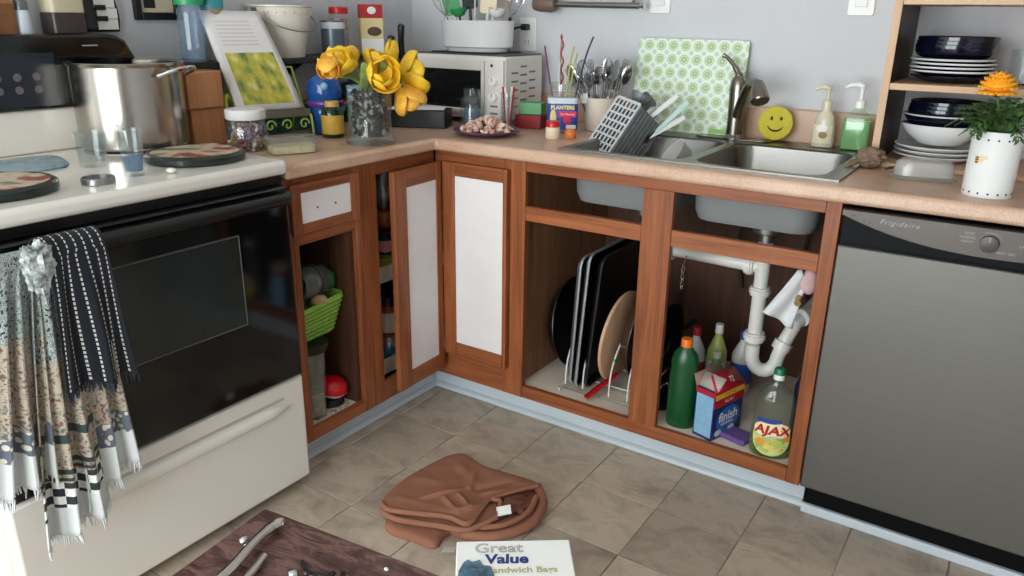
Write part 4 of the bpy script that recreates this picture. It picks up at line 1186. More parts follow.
for k, (p1, p2, p3, nm) in enumerate((((.55, -.85, 1.06), (.60, -.885, 1.11), (.61, -.905, 1.145), 'left'), ((.555, -.80, 1.06), (.60, -.82, 1.10), (.625, -.845, 1.15), 'middle'), ((.56, -.80, 1.06), (.60, -.775, 1.09), (.63, -.765, 1.075), 'right'))):
    a, c = Vector(p1), Vector(p3); cpts = catmull([p1, p2, p3], 6)
    n = len(cpts) - 1
    sd = (c - a).cross(Vector((.8, -.6, .1))).normalized()
    b = MB().grid(lambda u, v: cpts[min(n, int(round(v * n)))] + sd * (u - .5) * .036 * sin(pi * min(1, v * .9 + .08)) ** .8, 4, n).xf(Matrix.Translation(-a))
    tag(b.build('tulip_leaf', M_leaf, solid=.001), f'{nm} pale green leaf among the yellow flowers', 'leaf', 'leaves in the glass vase', loc=tuple(a))

# ------------------------------------------------------------------ small jar with yellow label, blue jar, cookbook with stand
yj = thing('vitamin_jar', 'dark green jar with yellow label and tan cap beside the vase', 'jar', (.375, -.808, CT + .0005))
MB().lathe([(0, 0), (.030, 0), (.033, .004), (.033, .078), (.028, .088), (.022, .092), (0, .092)], n=32).build('bottle', mat('dark_green_glass', (14, 50, 30), .12), yj)
MB().lathe([(.0335, .012), (.0335, .068)], n=32).build('label', mat('label_gold', (214, 176, 70), .55, col2=(198, 158, 56), scale=70), yj)
MB().lathe([(0, 0), (.022, 0), (.022, .014), (.020, .016), (0, .016)], (0, 0, .0922), 28).build('cap', mat('tan_cap', (206, 164, 92), .45), yj)
bj = thing('blue_jar', 'glossy blue ceramic jar behind the yellow-labelled jar', 'jar', (.30, -.765, CT + .0005))
M_bglaze = mat('blue_glaze', (34, 92, 164), .12, col2=(26, 70, 140), scale=14)
MB().lathe([(0, 0), (.042, 0), (.052, .012), (.056, .05), (.05, .085), (.046, .095), (.052, .11), (.054, .135), (.046, .165), (.025, .18), (0, .183)], n=36).build('body', M_bglaze, bj)
MB().lathe([(.055, .086), (.058, .090), (.058, .100), (.055, .104)], n=36).build('purple_band', mat('purple_band_glaze', (104, 52, 140), .2), bj)
MB().ell((.035, -.032, .148), (.012, .012, .012), 14, 10).build('knob_ornament', mat('pale_blue_glaze', (130, 180, 200), .2), bj)
mg = thing('striped_tumbler', 'pale blue striped tumbler behind the vase', 'tumbler', (.405, -.725, CT + .0005))
MB().lathe([(0, 0), (.026, 0), (.028, .003), (.033, .15), (.031, .15), (.0265, .006), (0, .004)], n=32).build('cup', mat('pale_blue_plastic', (132, 170, 184), .35), mg)
for k in range(4): MB().lathe([(.0325 - .001 * k, .143 - k * .02), (.0332 - .001 * k, .138 - k * .02), (.0322 - .001 * k, .134 - k * .02)], n=32).build('stripe', M_paper, mg)

# teal rectangular basket behind the cookbook stand
tb = thing('teal_basket', 'teal woven basket behind the cookbook stand', 'basket', (.13, -.83, CT + .0005), radians(90))
M_teal = mat('teal_wicker', (26, 88, 84), .6, col2=(40, 112, 100), scale=60, bump=.6, bscale=160)
b = MB()
for k in range(10):
    z = .005 + k * .0085
    b.tube([(x * (1 + .012 * k), y * (1 + .012 * k), z) for x, y in rrect(.22, .10, .025, 4)], .0048, 6, closed=True)
b.build('weave', M_teal, tb)
MB().prism(rrect(.215, .095, .024), .0003, .004).build('bottom', M_teal, tb)
M_lime = mat('lime_metal', (168, 196, 66), .4)
bs = thing('cookbook_stand', 'lime green scrolled metal cookbook stand', 'stand', (.235, -.925, CT + .0005), radians(74))
# local x = width, -y = towards reader
Wd = .215
b = MB()
for x in (-Wd / 2, Wd / 2):
    b.tube(catmull([(x, -.058, 0.004), (x, -.05, .06), (x, -.028, .068), (x, .0, .085), (x, .045, .16), (x, .065, .20)], 5), .0035, 7)
    b.tube([(x, .045, .16), (x, .085, .004)], .003, 6)
b.tube([(-Wd / 2, .0, .085), (Wd / 2, .0, .085)], .003, 6); b.tube([(-Wd / 2, .065, .20), (Wd / 2, .065, .20)], .003, 6)
b.tube([(-Wd / 2, -.058, .004), (Wd / 2, -.058, .004)], .003, 6); b.tube([(-Wd / 2, .085, .004), (Wd / 2, .085, .004)], .003, 6)
b.build('frame', M_lime, bs)
for k in range(4):
    x = -Wd / 2 + Wd * (k + .5) / 4; sgn = 1 if k % 2 else -1
    pts = [(x + sgn * (.019 - .0012 * i) * cos(i * .55) * .9, -.055, .040 + (.019 - .0012 * i) * sin(i * .55)) for i in range(14)]
    MB().tube(pts, .0026, 6).build('scroll', M_lime, bs)
MB().box(-Wd / 2, Wd / 2, -.045, -.04, .062, .084).build('ledge_bar', mat('grey_metal_bar', (128, 122, 110), .4, .6), bs)
# tall wire loops at the left side of the stand
MB().tube(catmull([(-Wd / 2 - .012, -.02, .02), (-Wd / 2 - .028, -.01, .09), (-Wd / 2 - .02, .0, .13), (-Wd / 2 + .006, .0, .09), (-Wd / 2 + .010, -.03, .05)], 6), .006, 8).build('side_loop', M_lime, bs)
# open cookbook / recipe page leaning back
def page_mat():
    m, nt, b = new_mat('recipe_page')
    uv = node(nt, 'ShaderNodeUVMap'); sep = node(nt, 'ShaderNodeSeparateXYZ'); nt.links.new(uv.outputs[0], sep.inputs[0])
    def M(op, a, b_):
        n = node(nt, 'ShaderNodeMath', operation=op)
        for i, x in enumerate((a, b_)):
            if isinstance(x, (int, float)): n.inputs[i].default_value = x
            else: nt.links.new(x, n.inputs[i])
        return n.outputs[0]
    u, v = sep.outputs['X'], sep.outputs['Y']
    pic = M('MULTIPLY', M('MULTIPLY', M('GREATER_THAN', u, .13), M('LESS_THAN', u, .90)), M('MULTIPLY', M('GREATER_THAN', v, .06), M('LESS_THAN', v, .58)))
    n1 = node(nt, 'ShaderNodeTexNoise'); n1.inputs['Scale'].default_value = 6; n1.inputs['Detail'].default_value = 3
    nt.links.new(uv.outputs[0], n1.inputs['Vector'])
    r = ramp(nt, n1.outputs[0], [(.32, (92, 112, 60)), (.44, (150, 162, 72)), (.56, (196, 178, 62)), (.68, (206, 206, 150))])
    rows = M('LESS_THAN', M('FRACT', M('MULTIPLY', v, 26), 0), .35)
    txt = M('MULTIPLY', M('MULTIPLY', rows, M('GREATER_THAN', v, .64)), M('MULTIPLY', M('LESS_THAN', v, .92), M('MULTIPLY', M('GREATER_THAN', u, .16), M('LESS_THAN', u, .74))))
    mx0 = node(nt, 'ShaderNodeMix', data_type='RGBA'); mx0.inputs['A'].default_value = lin((218, 214, 214)); mx0.inputs['B'].default_value = lin((196, 192, 192))
    nt.links.new(txt, mx0.inputs['Factor'])
    mx = node(nt, 'ShaderNodeMix', data_type='RGBA')
    nt.links.new(pic, mx.inputs['Factor']); nt.links.new(mx0.outputs['Result'], mx.inputs['A']); nt.links.new(r.outputs[0], mx.inputs['B'])
    nt.links.new(mx.outputs['Result'], b.inputs['Base Color']); b.inputs['Roughness'].default_value = .45
    return m
pg = thing('cookbook', 'open cookbook page with text above a yellow-green picture on the lime stand', 'cookbook', (.235, -.925, CT + .0005), radians(74))
p0, p1_ = Vector((-.04, -.036, .086)), Vector((-.088, .085, .362))
def page(u, v):
    base = p0.lerp(p1_, v); w = .205 - .028 * v
    return base + Vector(((u - .36) * w, -.008 * sin(pi * v) + .012 * (u - .5) ** 2, 0))
o = MB().grid(page, 10, 12).build('page', page_mat(), pg, solid=.003, fix=False)
MB().grid(lambda u, v: page(u * .98 + .01, v * .97) + Vector((0, .010, -.003)), 4, 6).build('back_pages', M_paper, pg, solid=.012)

# ------------------------------------------------------------------ candy jar, clear box, wooden block
wj = thing('candy_jar', 'squat glass jar of wrapped candies with white lid', 'jar', (.365, -1.118, CT + .0005))
MB().lathe([(0, 0), (.052, 0), (.056, .005), (.057, .065), (.048, .080), (.046, .084), (.044, .084), (.053, .064), (.0525, .008), (0, .005)], n=40).build('glass', M_glass, wj)
MB().lathe([(0, 0), (.052, 0), (.054, .003), (.054, .024), (.051, .027), (0, .027)], (0, 0, .0845), 40).build('lid', mat('white_lid', (222, 222, 222), .4), wj)
random.seed(4)
cols = [(176, 90, 60), (120, 120, 170), (206, 190, 170), (150, 70, 90), (220, 210, 210), (170, 120, 70)]
cand = []
for k, c_ in enumerate(cols):
    m_ = mat('wrapper_%d' % k, c_, .25, .3)
    b = MB().ell((0, 0, 0), (.010, .0065, .006), 10, 6)
    for s_ in (-1, 1): b.lathe([(.002, 0), (.007, .008)], (s_ * .009, 0, 0), 8, Matrix.Rotation(s_ * pi / 2, 3, 'Y'))
    cand.append(b.build('wrapped_candy', m_))
cused = [0] * 6
cn = ['brown', 'lilac', 'cream', 'plum', 'silver', 'tan']
for k in range(60):
    q = k % 6
    if cused[q]: o = cand[q].copy(); COL.objects.link(o)
    else: o = cand[q]; cused[q] = 1
    a = random.uniform(0, 2 * pi); r_ = .042 * sqrt(random.uniform(.2, 1))
    o.location = (.365 + r_ * cos(a), -1.118 + r_ * sin(a), CT + .014 + .05 * random.random()); o.rotation_euler = (random.random() * 3, random.random() * 3, random.random() * 3)
    tag(o, f'{cn[q]} foil-wrapped candy in the squat glass jar', 'candy', f'{cn[q]} candies in the glass jar')
bx = thing('clear_container', 'low clear plastic container with pale contents at the counter edge', 'container', (.492, -1.075, CT + .0005), radians(64))
MB().prism(rrect(.128, .078, .02), 0, .036).build('tub', M_plastic, bx, bev=.004)
MB().prism(rrect(.132, .082, .021), .0362, .044).build('lid', M_plastic, bx, bev=.002)
o = MB().prism(rrect(.118, .068, .016), .002, .02).build('pale_contents', mat('oat_flakes', (206, 190, 150), .8, col2=(232, 222, 190), scale=90, bump=.6, bscale=200), bx)
wb = thing('wooden_block', 'tan wooden block standing beside the stock pot', 'wooden block', (.172, -1.137, CT + .0005), radians(0))
M_blk = wood('tan_block_wood', (158, 100, 66), (196, 140, 98), 'Z', .6)
MB().box(-.075, .062, -.056, .05, 0, .105).build('lower_block', M_blk, wb, bev=.004)
MB().box(-.075, .072, -.066, .046, .1055, .205).build('upper_block', M_blk, wb, bev=.004)
MB().ell((.045, -.062, .222), (.012, .012, .012), 14, 10).build('red_bead', M_red, wb)

# ------------------------------------------------------------------ things on the stove
def tumbler(loc, r0, r1, h, label, fill=None):
    t = thing('glass_tumbler', label, 'glass', loc, group='glasses on the stove')
    MB().lathe([(0, 0), (r0, 0), (r0 + .001, .002), (r1, h), (r1 - .002, h), (r0 - .002, .012), (0, .010)], n=32).build('glass', M_glass, t)
    if fill:
        MB().lathe([(0, .0105), (r0 - .003, .0105), (r0 + .001, fill), (0, fill)], n=28).build('blue_print', thin_glass('blue_print_glass', (190, 205, 220), body=.35, body_col=(120, 150, 190)), t)
    return t
tumbler((.372, -1.557, .9295), .028, .034, .078, 'short wide clear glass on the stove in front of the pot')
tumbler((.545, -1.562, .9295), .020, .025, .10, 'narrow clear glass with blue print near the stove edge', .045)
tag(MB().ell((0, 0, .006), (.013, .010, .006), 14, 8).build('white_pebble', mat('white_wax', (232, 226, 214), .5)), 'small white lump beside the narrow glass on the stove', 'pebble', loc=(.585, -1.50, .9295))
lr = MB().lathe([(.030, 0), (.033, .001), (.033, .012), (.031, .014), (.029, .013), (.0285, .003)], n=36).build('jar_ring', mat('jar_ring_metal', (150, 150, 150), .3, .9))
tag(lr, 'silver jar lid ring lying on the stove front', 'jar ring', loc=(.563, -1.655, .9295))
pa = [(.36, -1.80), (.405, -1.66), (.30, -1.555), (.245, -1.60), (.235, -1.74)]
pa = [(p.x, p.y) for p in catmull([(.30, -1.755, 0), (.345, -1.67, 0), (.335, -1.60, 0), (.26, -1.565, 0), (.175, -1.56, 0), (.165, -1.68, 0), (.20, -1.77, 0)], 5, True)]
cx_, cy_ = .25, -1.66
o = MB().slab([(x - cx_, y - cy_) for x, y in pa], 0, .009, lambda x, y: .003 * noise.noise(Vector((x * 30, y * 30, 0)))).build('pot_holder', mat('blue_grey_cloth', (120, 142, 154), .85, col2=(156, 172, 178), scale=45, bump=.4, bscale=260))
tag(o, 'blue-grey folded cloth lying on the rear of the stove', 'cloth', loc=(cx_, cy_, .9295))

# ------------------------------------------------------------------ on top of the stove back panel and on the wall behind it
kt = 1.2125
M_bookc = mat('cream_board', (186, 176, 150), .6)
o = thing('wall_keyboard_ornament', 'wavy black and white piano keyboard ornament behind the stove', 'ornament', (.004, -1.300, kt + .002))
def wav(z): return .012 * sin(z * 26 + .6)
MB().grid(lambda u, v: Vector((.010, -.055 + .11 * u - .22 * v * 0 + wav(v * .26) - .02 * (1 - v) * 0, v * .26)), 2, 24).build('black_back', M_black, o, solid=.012)
for k in range(9):
    z = .006 + k * .028
    MB().obox((.018, .020 + wav(z + .013), z + .013), (.002, 0, 0), (0, .028, 0), (0, 0, .0132)).build('white_key', M_paper, o)
for k in range(8):
    if k % 7 in (2, 6): continue
    z = .034 + k * .028
    MB().obox((.0215, .004 + wav(z), z), (.002, 0, 0), (0, .014, 0), (0, 0, .0065)).build('black_key', M_black, o)
bk = thing('cream_canister', 'cream and brown canister standing on the stove back panel', 'canister', (.055, -1.405, kt))
MB().prism(rrect(.07, .085, .01), 0, .05).build('brown_base', mat('dark_brown_tin', (54, 46, 44), .4), bk, bev=.002)
MB().prism(rrect(.07, .085, .01), .0502, .12).build('cream_top', M_bookc, bk, bev=.002)
sh = thing('white_shaker', 'white shaker with grey cap on the stove back panel', 'shaker', (.06, -1.506, kt))
MB().lathe([(0, 0), (.021, 0), (.022, .003), (.018, .05), (.016, .055), (0, .055)], n=24).build('body', mat('shaker_white', (190, 200, 210), .35), sh)
MB().lathe([(0, 0), (.016, 0), (.016, .02), (.010, .028), (0, .03)], (0, 0, .0552), 20).build('cap', mat('shaker_cap', (110, 116, 122), .3, .7), sh)
tp = thing('brown_carton', 'brown and orange drink carton at the far left on the stove back panel', 'carton', (.06, -1.563, kt), radians(12))
MB().prism(rrect(.05, .06, .004), 0, .07).build('body', mat('orange_brown_print', (150, 96, 52), .6, col2=(110, 70, 48), scale=30), tp)
MB().prism([(-.03, .0702), (.03, .0702), (0, .105)], -.025, .025, Matrix(((0, 0, 1, 0), (1, 0, 0, 0), (0, 1, 0, 0), (0, 0, 0, 1)))).build('gable_top', mat('orange_top', (170, 116, 60), .6), tp)
pf = thing('picture_frame', 'black framed picture with cream mat on the wall left of the shelf', 'picture frame', (0.0005, -1.108, 1.245))
for y0, y1, z0, z1 in ((-.072, -.052, 0, .22), (.052, .072, 0, .22), (-.0518, .0518, 0, .02), (-.0518, .0518, .20, .22)):
    MB().box(0, .016, y0, y1, z0, z1).build('frame_bar', M_black, pf, bev=.002)
MB().box(0, .006, -.0515, .0515, .0205, .1995).build('mat_board', mat('cream_mat', (196, 182, 160), .7), pf)
MB().box(.0062, .0068, -.04, -.005, .032, .12).build('dark_figure', M_ink, pf)

# ------------------------------------------------------------------ dark wall shelf over the left counter with its things
SHZ = 1.134
ws = thing('wall_shelf', 'black shelf on the wall above the left counter', 'shelf', (.1, -.74, SHZ - .02))
MB().box(.0005, .175, -1.205, -.20, SHZ - .018, SHZ).build('board', mat('shelf_black', (24, 24, 26), .45), ws, world=True, bev=.002)
for y in (-1.17, -.70, -.24):
    MB().prism([(.002, SHZ - .0185), (.14, SHZ - .0185), (.002, SHZ - .10)], y - .006, y + .006, Matrix(((1, 0, 0, 0), (0, 0, 1, 0), (0, 1, 0, 0), (0, 0, 0, 1)))).build('bracket', M_black, ws, world=True)
SZ = SHZ + .0005
wbt = thing('water_bottle', 'ribbed clear plastic bottle with green cap on the black shelf', 'bottle', (.105, -1.072, SZ))
prof = [(0, 0), (.034, 0)]
for k in range(14): prof += [(.037 if k % 2 else .0345, .006 + k * .0095)]
prof += [(.034, .140), (.03, .150), (.03, .152), (0, .152)]
MB().lathe(prof, n=28).build('bottle', thin_glass('water_plastic', (214, 226, 236), rough=.06, body=.18, body_col=(180, 200, 220)), wbt)
MB().lathe([(0, 0), (.040, 0), (.040, .045), (.036, .05), (0, .05)], (0, 0, .1525), 28).build('cap', mat('green_cap', (34, 146, 92), .4), wbt)
tl_ = thing('small_canister', 'small tan canister with teal lid behind the cookbook', 'canister', (.10, -.995, SZ))
MB().lathe([(0, 0), (.03, 0), (.032, .004), (.032, .145), (0, .145)], n=28).build('body', mat('tan_tin', (140, 122, 104), .5), tl_)
MB().lathe([(0, 0), (.034, 0), (.034, .03), (.03, .034), (0, .034)], (0, 0, .1452), 28).build('lid', mat('teal_lid', (50, 140, 150), .4), tl_)
bu = thing('white_bucket', 'cream enamel bucket with wire handle on the black shelf', 'bucket', (.10, -.745, SZ))
MB().lathe([(0, 0), (.068, 0), (.070, .003), (.098, .150), (.102, .153), (.102, .157), (.098, .157), (.094, .15), (.067, .008), (0, .006)], n=44).build('body', mat('cream_enamel', (222, 216, 204), .3), bu)
for s_ in (-1, 1): MB().obox((.0, s_ * .100, .135), (.010, 0, 0), (0, .003, 0), (0, 0, .014)).build('handle_lug', M_steel, bu)
MB().tube(catmull([(0, -.104, .138), (.05, -.10, .11), (.098, -.06, .088), (.108, 0, .08), (.098, .06, .088), (.05, .10, .11), (0, .104, .138)], 5), .0022, 6).build('wire_handle', M_steel, bu)
for k in range(9):
    a = -1.1 + k * .275
    MB().ell((.0935 * cos(a) + .002, .0935 * sin(a), .136), (.003, .003, .003), 8, 6).build('embossed_dot', mat('embossed_cream', (206, 196, 180), .4), bu)
cn_ = thing('grey_can', 'open blue-grey tin can on the black shelf beside the bucket', 'can', (.128, -.548, SZ))
MB().lathe([(0, 0), (.038, 0), (.039, .003), (.039, .106), (.041, .108), (.041, .111), (.038, .111), (.037, .006), (0, .004)], n=32).build('body', mat('blue_grey_tin', (98, 112, 124), .35, .5), cn_)
MB().lathe([(.0393, .086), (.0405, .092), (.0405, .104), (.0393, .108)], n=32).build('rim_band', mat('tin_band_white', (206, 212, 214), .4), cn_)
rl = thing('candy_cane_jar', 'clear jar of red candies with a red lid on the black shelf', 'jar', (.085, -.476, SZ))
MB().lathe([(0, 0), (.032, 0), (.034, .003), (.034, .125), (.03, .133), (0, .133)], n=28).build('glass', M_plastic, rl)
MB().lathe([(0, 0), (.033, 0), (.033, .02), (.03, .023), (0, .023)], (0, 0, .1332), 28).build('lid', M_red, rl)
for k in range(4):
    MB().lathe([(0, 0), (.029, 0), (.029, .024), (0, .024)], (0, 0, .004 + k * .03), 20).build('red_layer', mat('candy_red_white', (150, 40, 50), .5, col2=(220, 200, 200), scale=70), rl)
cr = thing('cereal_box', 'slim carton with red top and chocolate picture on the black shelf', 'carton', (.11, -.345, SZ), radians(58))
MB().box(-.040, .040, -.02, .02, 0, .12).build('carton', mat('cream_carton', (222, 206, 150), .55), cr)
MB().box(-.0403, .0403, -.0203, .0203, .12, .166).build('red_top', mat('carton_red', (176, 40, 46), .5), cr)
MB().ell((0, -.0203, .146), (.016, .0012, .013), 16, 8).build('white_logo', M_paper, cr)
MB().ell((.008, -.0203, .075), (.026, .0012, .016), 18, 8).build('chocolate_picture', mat('chocolate', (92, 64, 56), .6), cr)
MB().box(-.0402, .0402, -.0202, -.0198, .0, .05).build('white_base', M_paper, cr)
# under the shelf: stacked bowls, blue lid
sb_ = thing('teal_bowl', 'teal bowl with red rim behind the scrolled cookbook stand', 'bowl', (.165, -.655, CT + .0005))
MB().lathe([(0, 0), (.04, 0), (.06, .015), (.088, .075), (.084, .075), (.055, .02), (0, .012)], n=36).build('bowl', mat('teal_glaze', (60, 122, 110), .3), sb_)
MB().lathe([(.0885, .0755), (.091, .078), (.089, .081), (.085, .0805), (.0845, .0755)], n=36).build('rim', M_red, sb_)
sb2_ = thing('dark_casserole', 'dark teal lidded casserole in the shade under the black shelf', 'casserole', (.115, -.46, CT + .0005))
MB().lathe([(0, 0), (.075, 0), (.085, .01), (.092, .09), (.095, .092), (.095, .096), (0, .096)], n=36).build('pot', mat('dark_teal_enamel', (18, 44, 46), .3), sb2_)
MB().lathe([(.094, .0965), (.08, .115), (.03, .13), (.012, .132), (.014, .15), (0, .152)], n=36).build('lid', mat('dark_teal_enamel', (18, 44, 46), .3), sb2_)
# ------------------------------------------------------------------ open shelf unit on the right of the worktop
M_oak = wood('pale_oak_laminate', (186, 146, 112), (214, 180, 146), 'Z', .8)
M_oakx = wood('pale_oak_laminate_x', (186, 146, 112), (214, 180, 146), 'X', .8)
su = thing('shelf_unit', 'pale oak open shelf unit standing on the worktop by the wall', 'shelf unit', (2.12, -.15, CT + .0005))
W = dict(parent=su, world=True)
UX0, UX1, UYF, UYB = 1.820, 2.46, -.300, .008
M_shelf_shade = wood('shelf_shaded_brown', (50, 36, 29), (68, 50, 40), 'Z', .8)  # darker than the oak: shade inside the unit painted onto the side panels
for xa, xb in ((UX0, UX0 + .018), (UX1 - .018, UX1)):
    MB().box(xa + .002, xb, UYF + .003, UYB, CT + .0005, 1.70).build('side_panel', M_shelf_shade, **W)
    MB().box(xa, xb, UYF, UYF + .0028, CT + .0005, 1.70).build('edge_band', M_oak, bev=.0008, **W)
    MB().box(xa, xa + .0018, UYF + .003, UYB, CT + .0005, 1.70).build('outer_veneer', M_oak, **W)
for z0, z1 in ((CT + .0008, CT + .012), (1.106, 1.122), (1.308, 1.324), (1.52, 1.536), (1.684, 1.70)):
    MB().box(UX0 + .0185, UX1 - .0185, UYF + .001, UYB, z0, z1).build('shelf', M_oakx, bev=.001, **W)
M_navy = mat('navy_glaze', (11, 13, 32), .12, spec=.6)
M_china = mat('china_white', (226, 226, 226), .2)
def dplate(loc, r, inner, label, grp, prof='plate'):
    t = thing('dinner_plate' if prof == 'plate' else 'soup_bowl', label, 'plate' if prof == 'plate' else 'bowl', loc, group=grp)
    if prof == 'plate':
        P_ = [(0, 0), (r * .6, 0), (r * .68, .003), (r * .985, .0135), (r, .0155), (r * .99, .0175), (r * .68, .0075), (r * .58, .0045), (0, .0045)]
        MB().lathe(P_[:6], n=44).build('underside', inner[1], t); MB().lathe(P_[5:], n=44).build('face', inner[0], t)
        if inner[2]: MB().lathe([(r * .985, .0135), (r + .0008, .0155), (r * .99, .0180), (r * .965, .0168)], n=44).build('white_rim', inner[2], t)
    elif prof == 'deep':
        P_ = [(0, 0), (r * .80, 0), (r * .93, .006), (r * .985, .016), (r, .030), (r * .995, .033), (r * .965, .031), (r * .94, .017), (r * .88, .011), (0, .006)]
        MB().lathe(P_[:6], n=44).build('underside', inner[1], t); MB().lathe(P_[5:], n=44).build('face', inner[0], t)
    else:
        P_ = [(0, 0), (r * .45, 0), (r * .55, .004), (r * .85, .028), (r, .050), (r * 1.0, .053), (r * .97, .052), (r * .82, .031), (r * .5, .008), (0, .006)]
        MB().lathe(P_[:6], n=44).build('underside', inner[1], t); MB().lathe(P_[5:], n=44).build('face', inner[0], t)
        if inner[2]: MB().lathe([(r * .995, .0495), (r + .0008, .052), (r * .985, .0540), (r * .96, .0518)], n=44).build('white_rim', inner[2], t)
    return t
ordn = ['bottom', 'second', 'third', 'fourth', 'fifth', 'sixth']
g1 = 'plates on the upper shelf'; g2 = 'plates and bowls on the lower shelf'
PX, PY = 1.956, -.155
z = 1.1225
dplate((PX, PY, z), .094, (M_navy, M_navy, None), 'plain navy plate at the bottom of the upper shelf stack', g1); z += .0125
for k in range(4):
    dplate((PX + .002 * (-1) ** k, PY, z), .098, (M_navy, M_navy, M_china), f'navy plate with white rim, {["lowest", "second lowest", "second highest", "highest"][k]} of the four on the upper shelf', g1); z += .0095
z += .0075
z += .002
for k in range(3):
    dplate((PX + .002 * k, PY, z), .093, (M_navy, M_navy, None), f'straight-sided navy bowl, {["lowest", "middle", "topmost"][k]} of three nested above the white-rimmed plates', g1, 'deep'); z += .0095
z = CT + .0125; PX2 = 1.957
for k in range(3):
    dplate((PX2, PY, z), .104, (M_china, M_china, None), f'white dinner plate, {["lowest", "middle", "topmost"][k]} of three on the lower shelf', g2); z += .0115
z += .006
dplate((PX2 + .002, PY, z), .098, (M_navy, M_china, M_china), 'white bowl with navy inside, lower of the two on the lower shelf', g2, 'bowl'); z += .026
dplate((PX2 + .003, PY - .002, z), .097, (M_navy, M_navy, M_china), 'navy bowl with white rim, upper of the two on the lower shelf', g2, 'bowl'); z += .056
z -= .022
for k in range(3):
    dplate((PX2 + .003 + .002 * k, PY, z), .088, (M_navy, M_navy, None), f'straight-sided navy bowl, {["lowest", "middle", "topmost"][k]} of three nested on the lower shelf stack', g2, 'deep'); z += .0095
wg = thing('wine_glass', 'clear ribbed glass on the upper shelf right of the plates', 'glass', (2.115, -.17, 1.1225))
MB().lathe([(0, 0), (.03, 0), (.032, .003), (.034, .085), (.032, .085), (.029, .006), (0, .005)], n=10).build('glass', M_glass, wg)
ch = tag(MB().tube(catmull([(-.05, 0, .004), (-.02, .02, .004), (.02, .004, .004), (.05, .015, .004), (.08, 0, .004)], 5), .003, 6).build('bread_tie', M_bh), 'thin dark cord lying beside the plates on the upper shelf', 'cord', loc=(2.062, -.20, 1.1225))

# butter dish
bd = thing('butter_dish', 'clear plastic butter dish in front of the lower plates', 'butter dish', (1.962, -.412, CT + .0005), radians(10))
MB().prism(rrect(.145, .075, .03, 6), 0, .010).build('tray', M_plastic, bd, bev=.003)
def dome():
    b = MB(); rs = []
    for w, d_, z_ in ((.132, .066, .0102), (.130, .064, .030), (.122, .058, .042), (.104, .044, .047)):
        rs.append([b.bm.verts.new((x, y, z_)) for x, y in rrect(w, d_, min(d_ / 2 - .001, .028), 6)])
    for a, c in zip(rs, rs[1:]):
        m = len(a)
        for i in range(m): b._face([a[i], a[(i + 1) % m], c[(i + 1) % m], c[i]])
    b._face(rs[-1]); return b
dome().build('dome_lid', thin_glass('frosted_plastic', (224, 226, 226), rough=.1, body=.30, body_col=(240, 240, 238)), bd)

# white tin planter with marigold
cx0, cy0 = 2.103, -.524
pc_ = thing('tin_planter', 'white tin planter with painted bee and a row of dots', 'planter', (cx0, cy0, CT + .0005))
M_tin = mat('white_tin', (228, 230, 230), .35)
PR, PH = .048, .138
MB().lathe([(0, 0), (PR, 0), (PR + .001, .002), (PR + .0015, PH), (PR + .0025, PH + .002), (PR + .001, PH + .003), (PR - .001, PH), (PR - .002, .004), (0, .004)], n=48).build('can', M_tin, pc_)
MB().lathe([(0, PH - .012), (PR - .0018, PH - .012), (PR - .0018, PH - .02), (0, PH - .02)], n=32).build('soil', mat('soil', (40, 30, 24), .95), pc_)
M_dot = mat('navy_dot', (22, 28, 48), .5)
for row in (.010, PH - .014):
    for k in range(16):
        a = 2 * pi * k / 16 + .1
        q = Vector((0, 0, 1)).rotation_difference(Vector((cos(a), sin(a), 0))).to_matrix()
        MB().cyl(((PR + .0009) * cos(a), (PR + .0009) * sin(a), row), .0022, .0008, 10, q).build('dot', M_dot, pc_)
# bee, painted on the side facing the room
ba = radians(-100)
def onc(u, v, off=.0022): a = ba + u / PR; return Vector(((PR + off) * cos(a), (PR + off) * sin(a), .082 + v))
def blob(cu, cv, ru, rv, nm, m, off):
    MB().grid(lambda u, v: onc(cu + ru * v * cos(2 * pi * u), cv + rv * v * sin(2 * pi * u), off), 20, 3, wrap=True).build(nm, m, pc_)
blob(-.021, -.002, .0045, .0085, 'bee_body', mat('bee_yellow', (206, 158, 50), .6), .0020)
for dv in (-.006, -.001, .004): blob(-.021, dv, .0043, .0012, 'bee_stripe', M_ink, .0025)
blob(-.009, .004, .009, .0045, 'bee_wing', mat('bee_wing', (226, 204, 176), .6), .0020)
blob(-.012, -.002, .006, .0035, 'bee_wing', mat('bee_wing', (226, 204, 176), .6), .0023)
# marigold
mgd = thing('marigold', 'orange marigold bloom with ferny leaves in the white tin planter', 'flower', (cx0, cy0, CT + PH - .012))
M_mari = mat('marigold_orange', (240, 158, 20), .6, col2=(250, 184, 40), scale=80)
head = Vector((-.020, .0, .106))
k = 0
MB().ell(tuple(head + Vector((0, 0, .002))), (.030, .030, .015), 18, 10).build('bloom_core', M_mari, mgd)
for ring, (cnt, rr, zz, tilt) in enumerate(((16, .034, -.009, -.30), (15, .033, -.004, .05), (14, .029, .001, .30), (11, .022, .006, .55), (8, .013, .009, .90), (4, .005, .010, 1.3))):
    for i in range(cnt):
        a = 2 * pi * i / cnt + ring * .3
        e = Vector((cos(a), sin(a), 0)); sd = Vector((-e.y, e.x, 0)); upv = Vector((0, 0, 1))
        def pet(u, v, e=e, sd=sd, rr=rr, zz=zz, tilt=tilt):
            s2 = (u - .5) * 2
            l = .019 * v
            return head + e * (rr * .55 + l * cos(tilt)) + upv * (zz + l * sin(tilt) + .003 * cos(s2 * 6) * v) + sd * s2 * .0095 * (.45 + .55 * v)
        MB().grid(pet, 6, 3).build('petal', M_mari, mgd, solid=.0008)
MB().tube(catmull([(0, 0, -.02), (-.006, .002, .04), (-.019, 0, .093)], 5), .003, 7).build('stem', mat('stem_green', (74, 104, 48), .6), mgd)
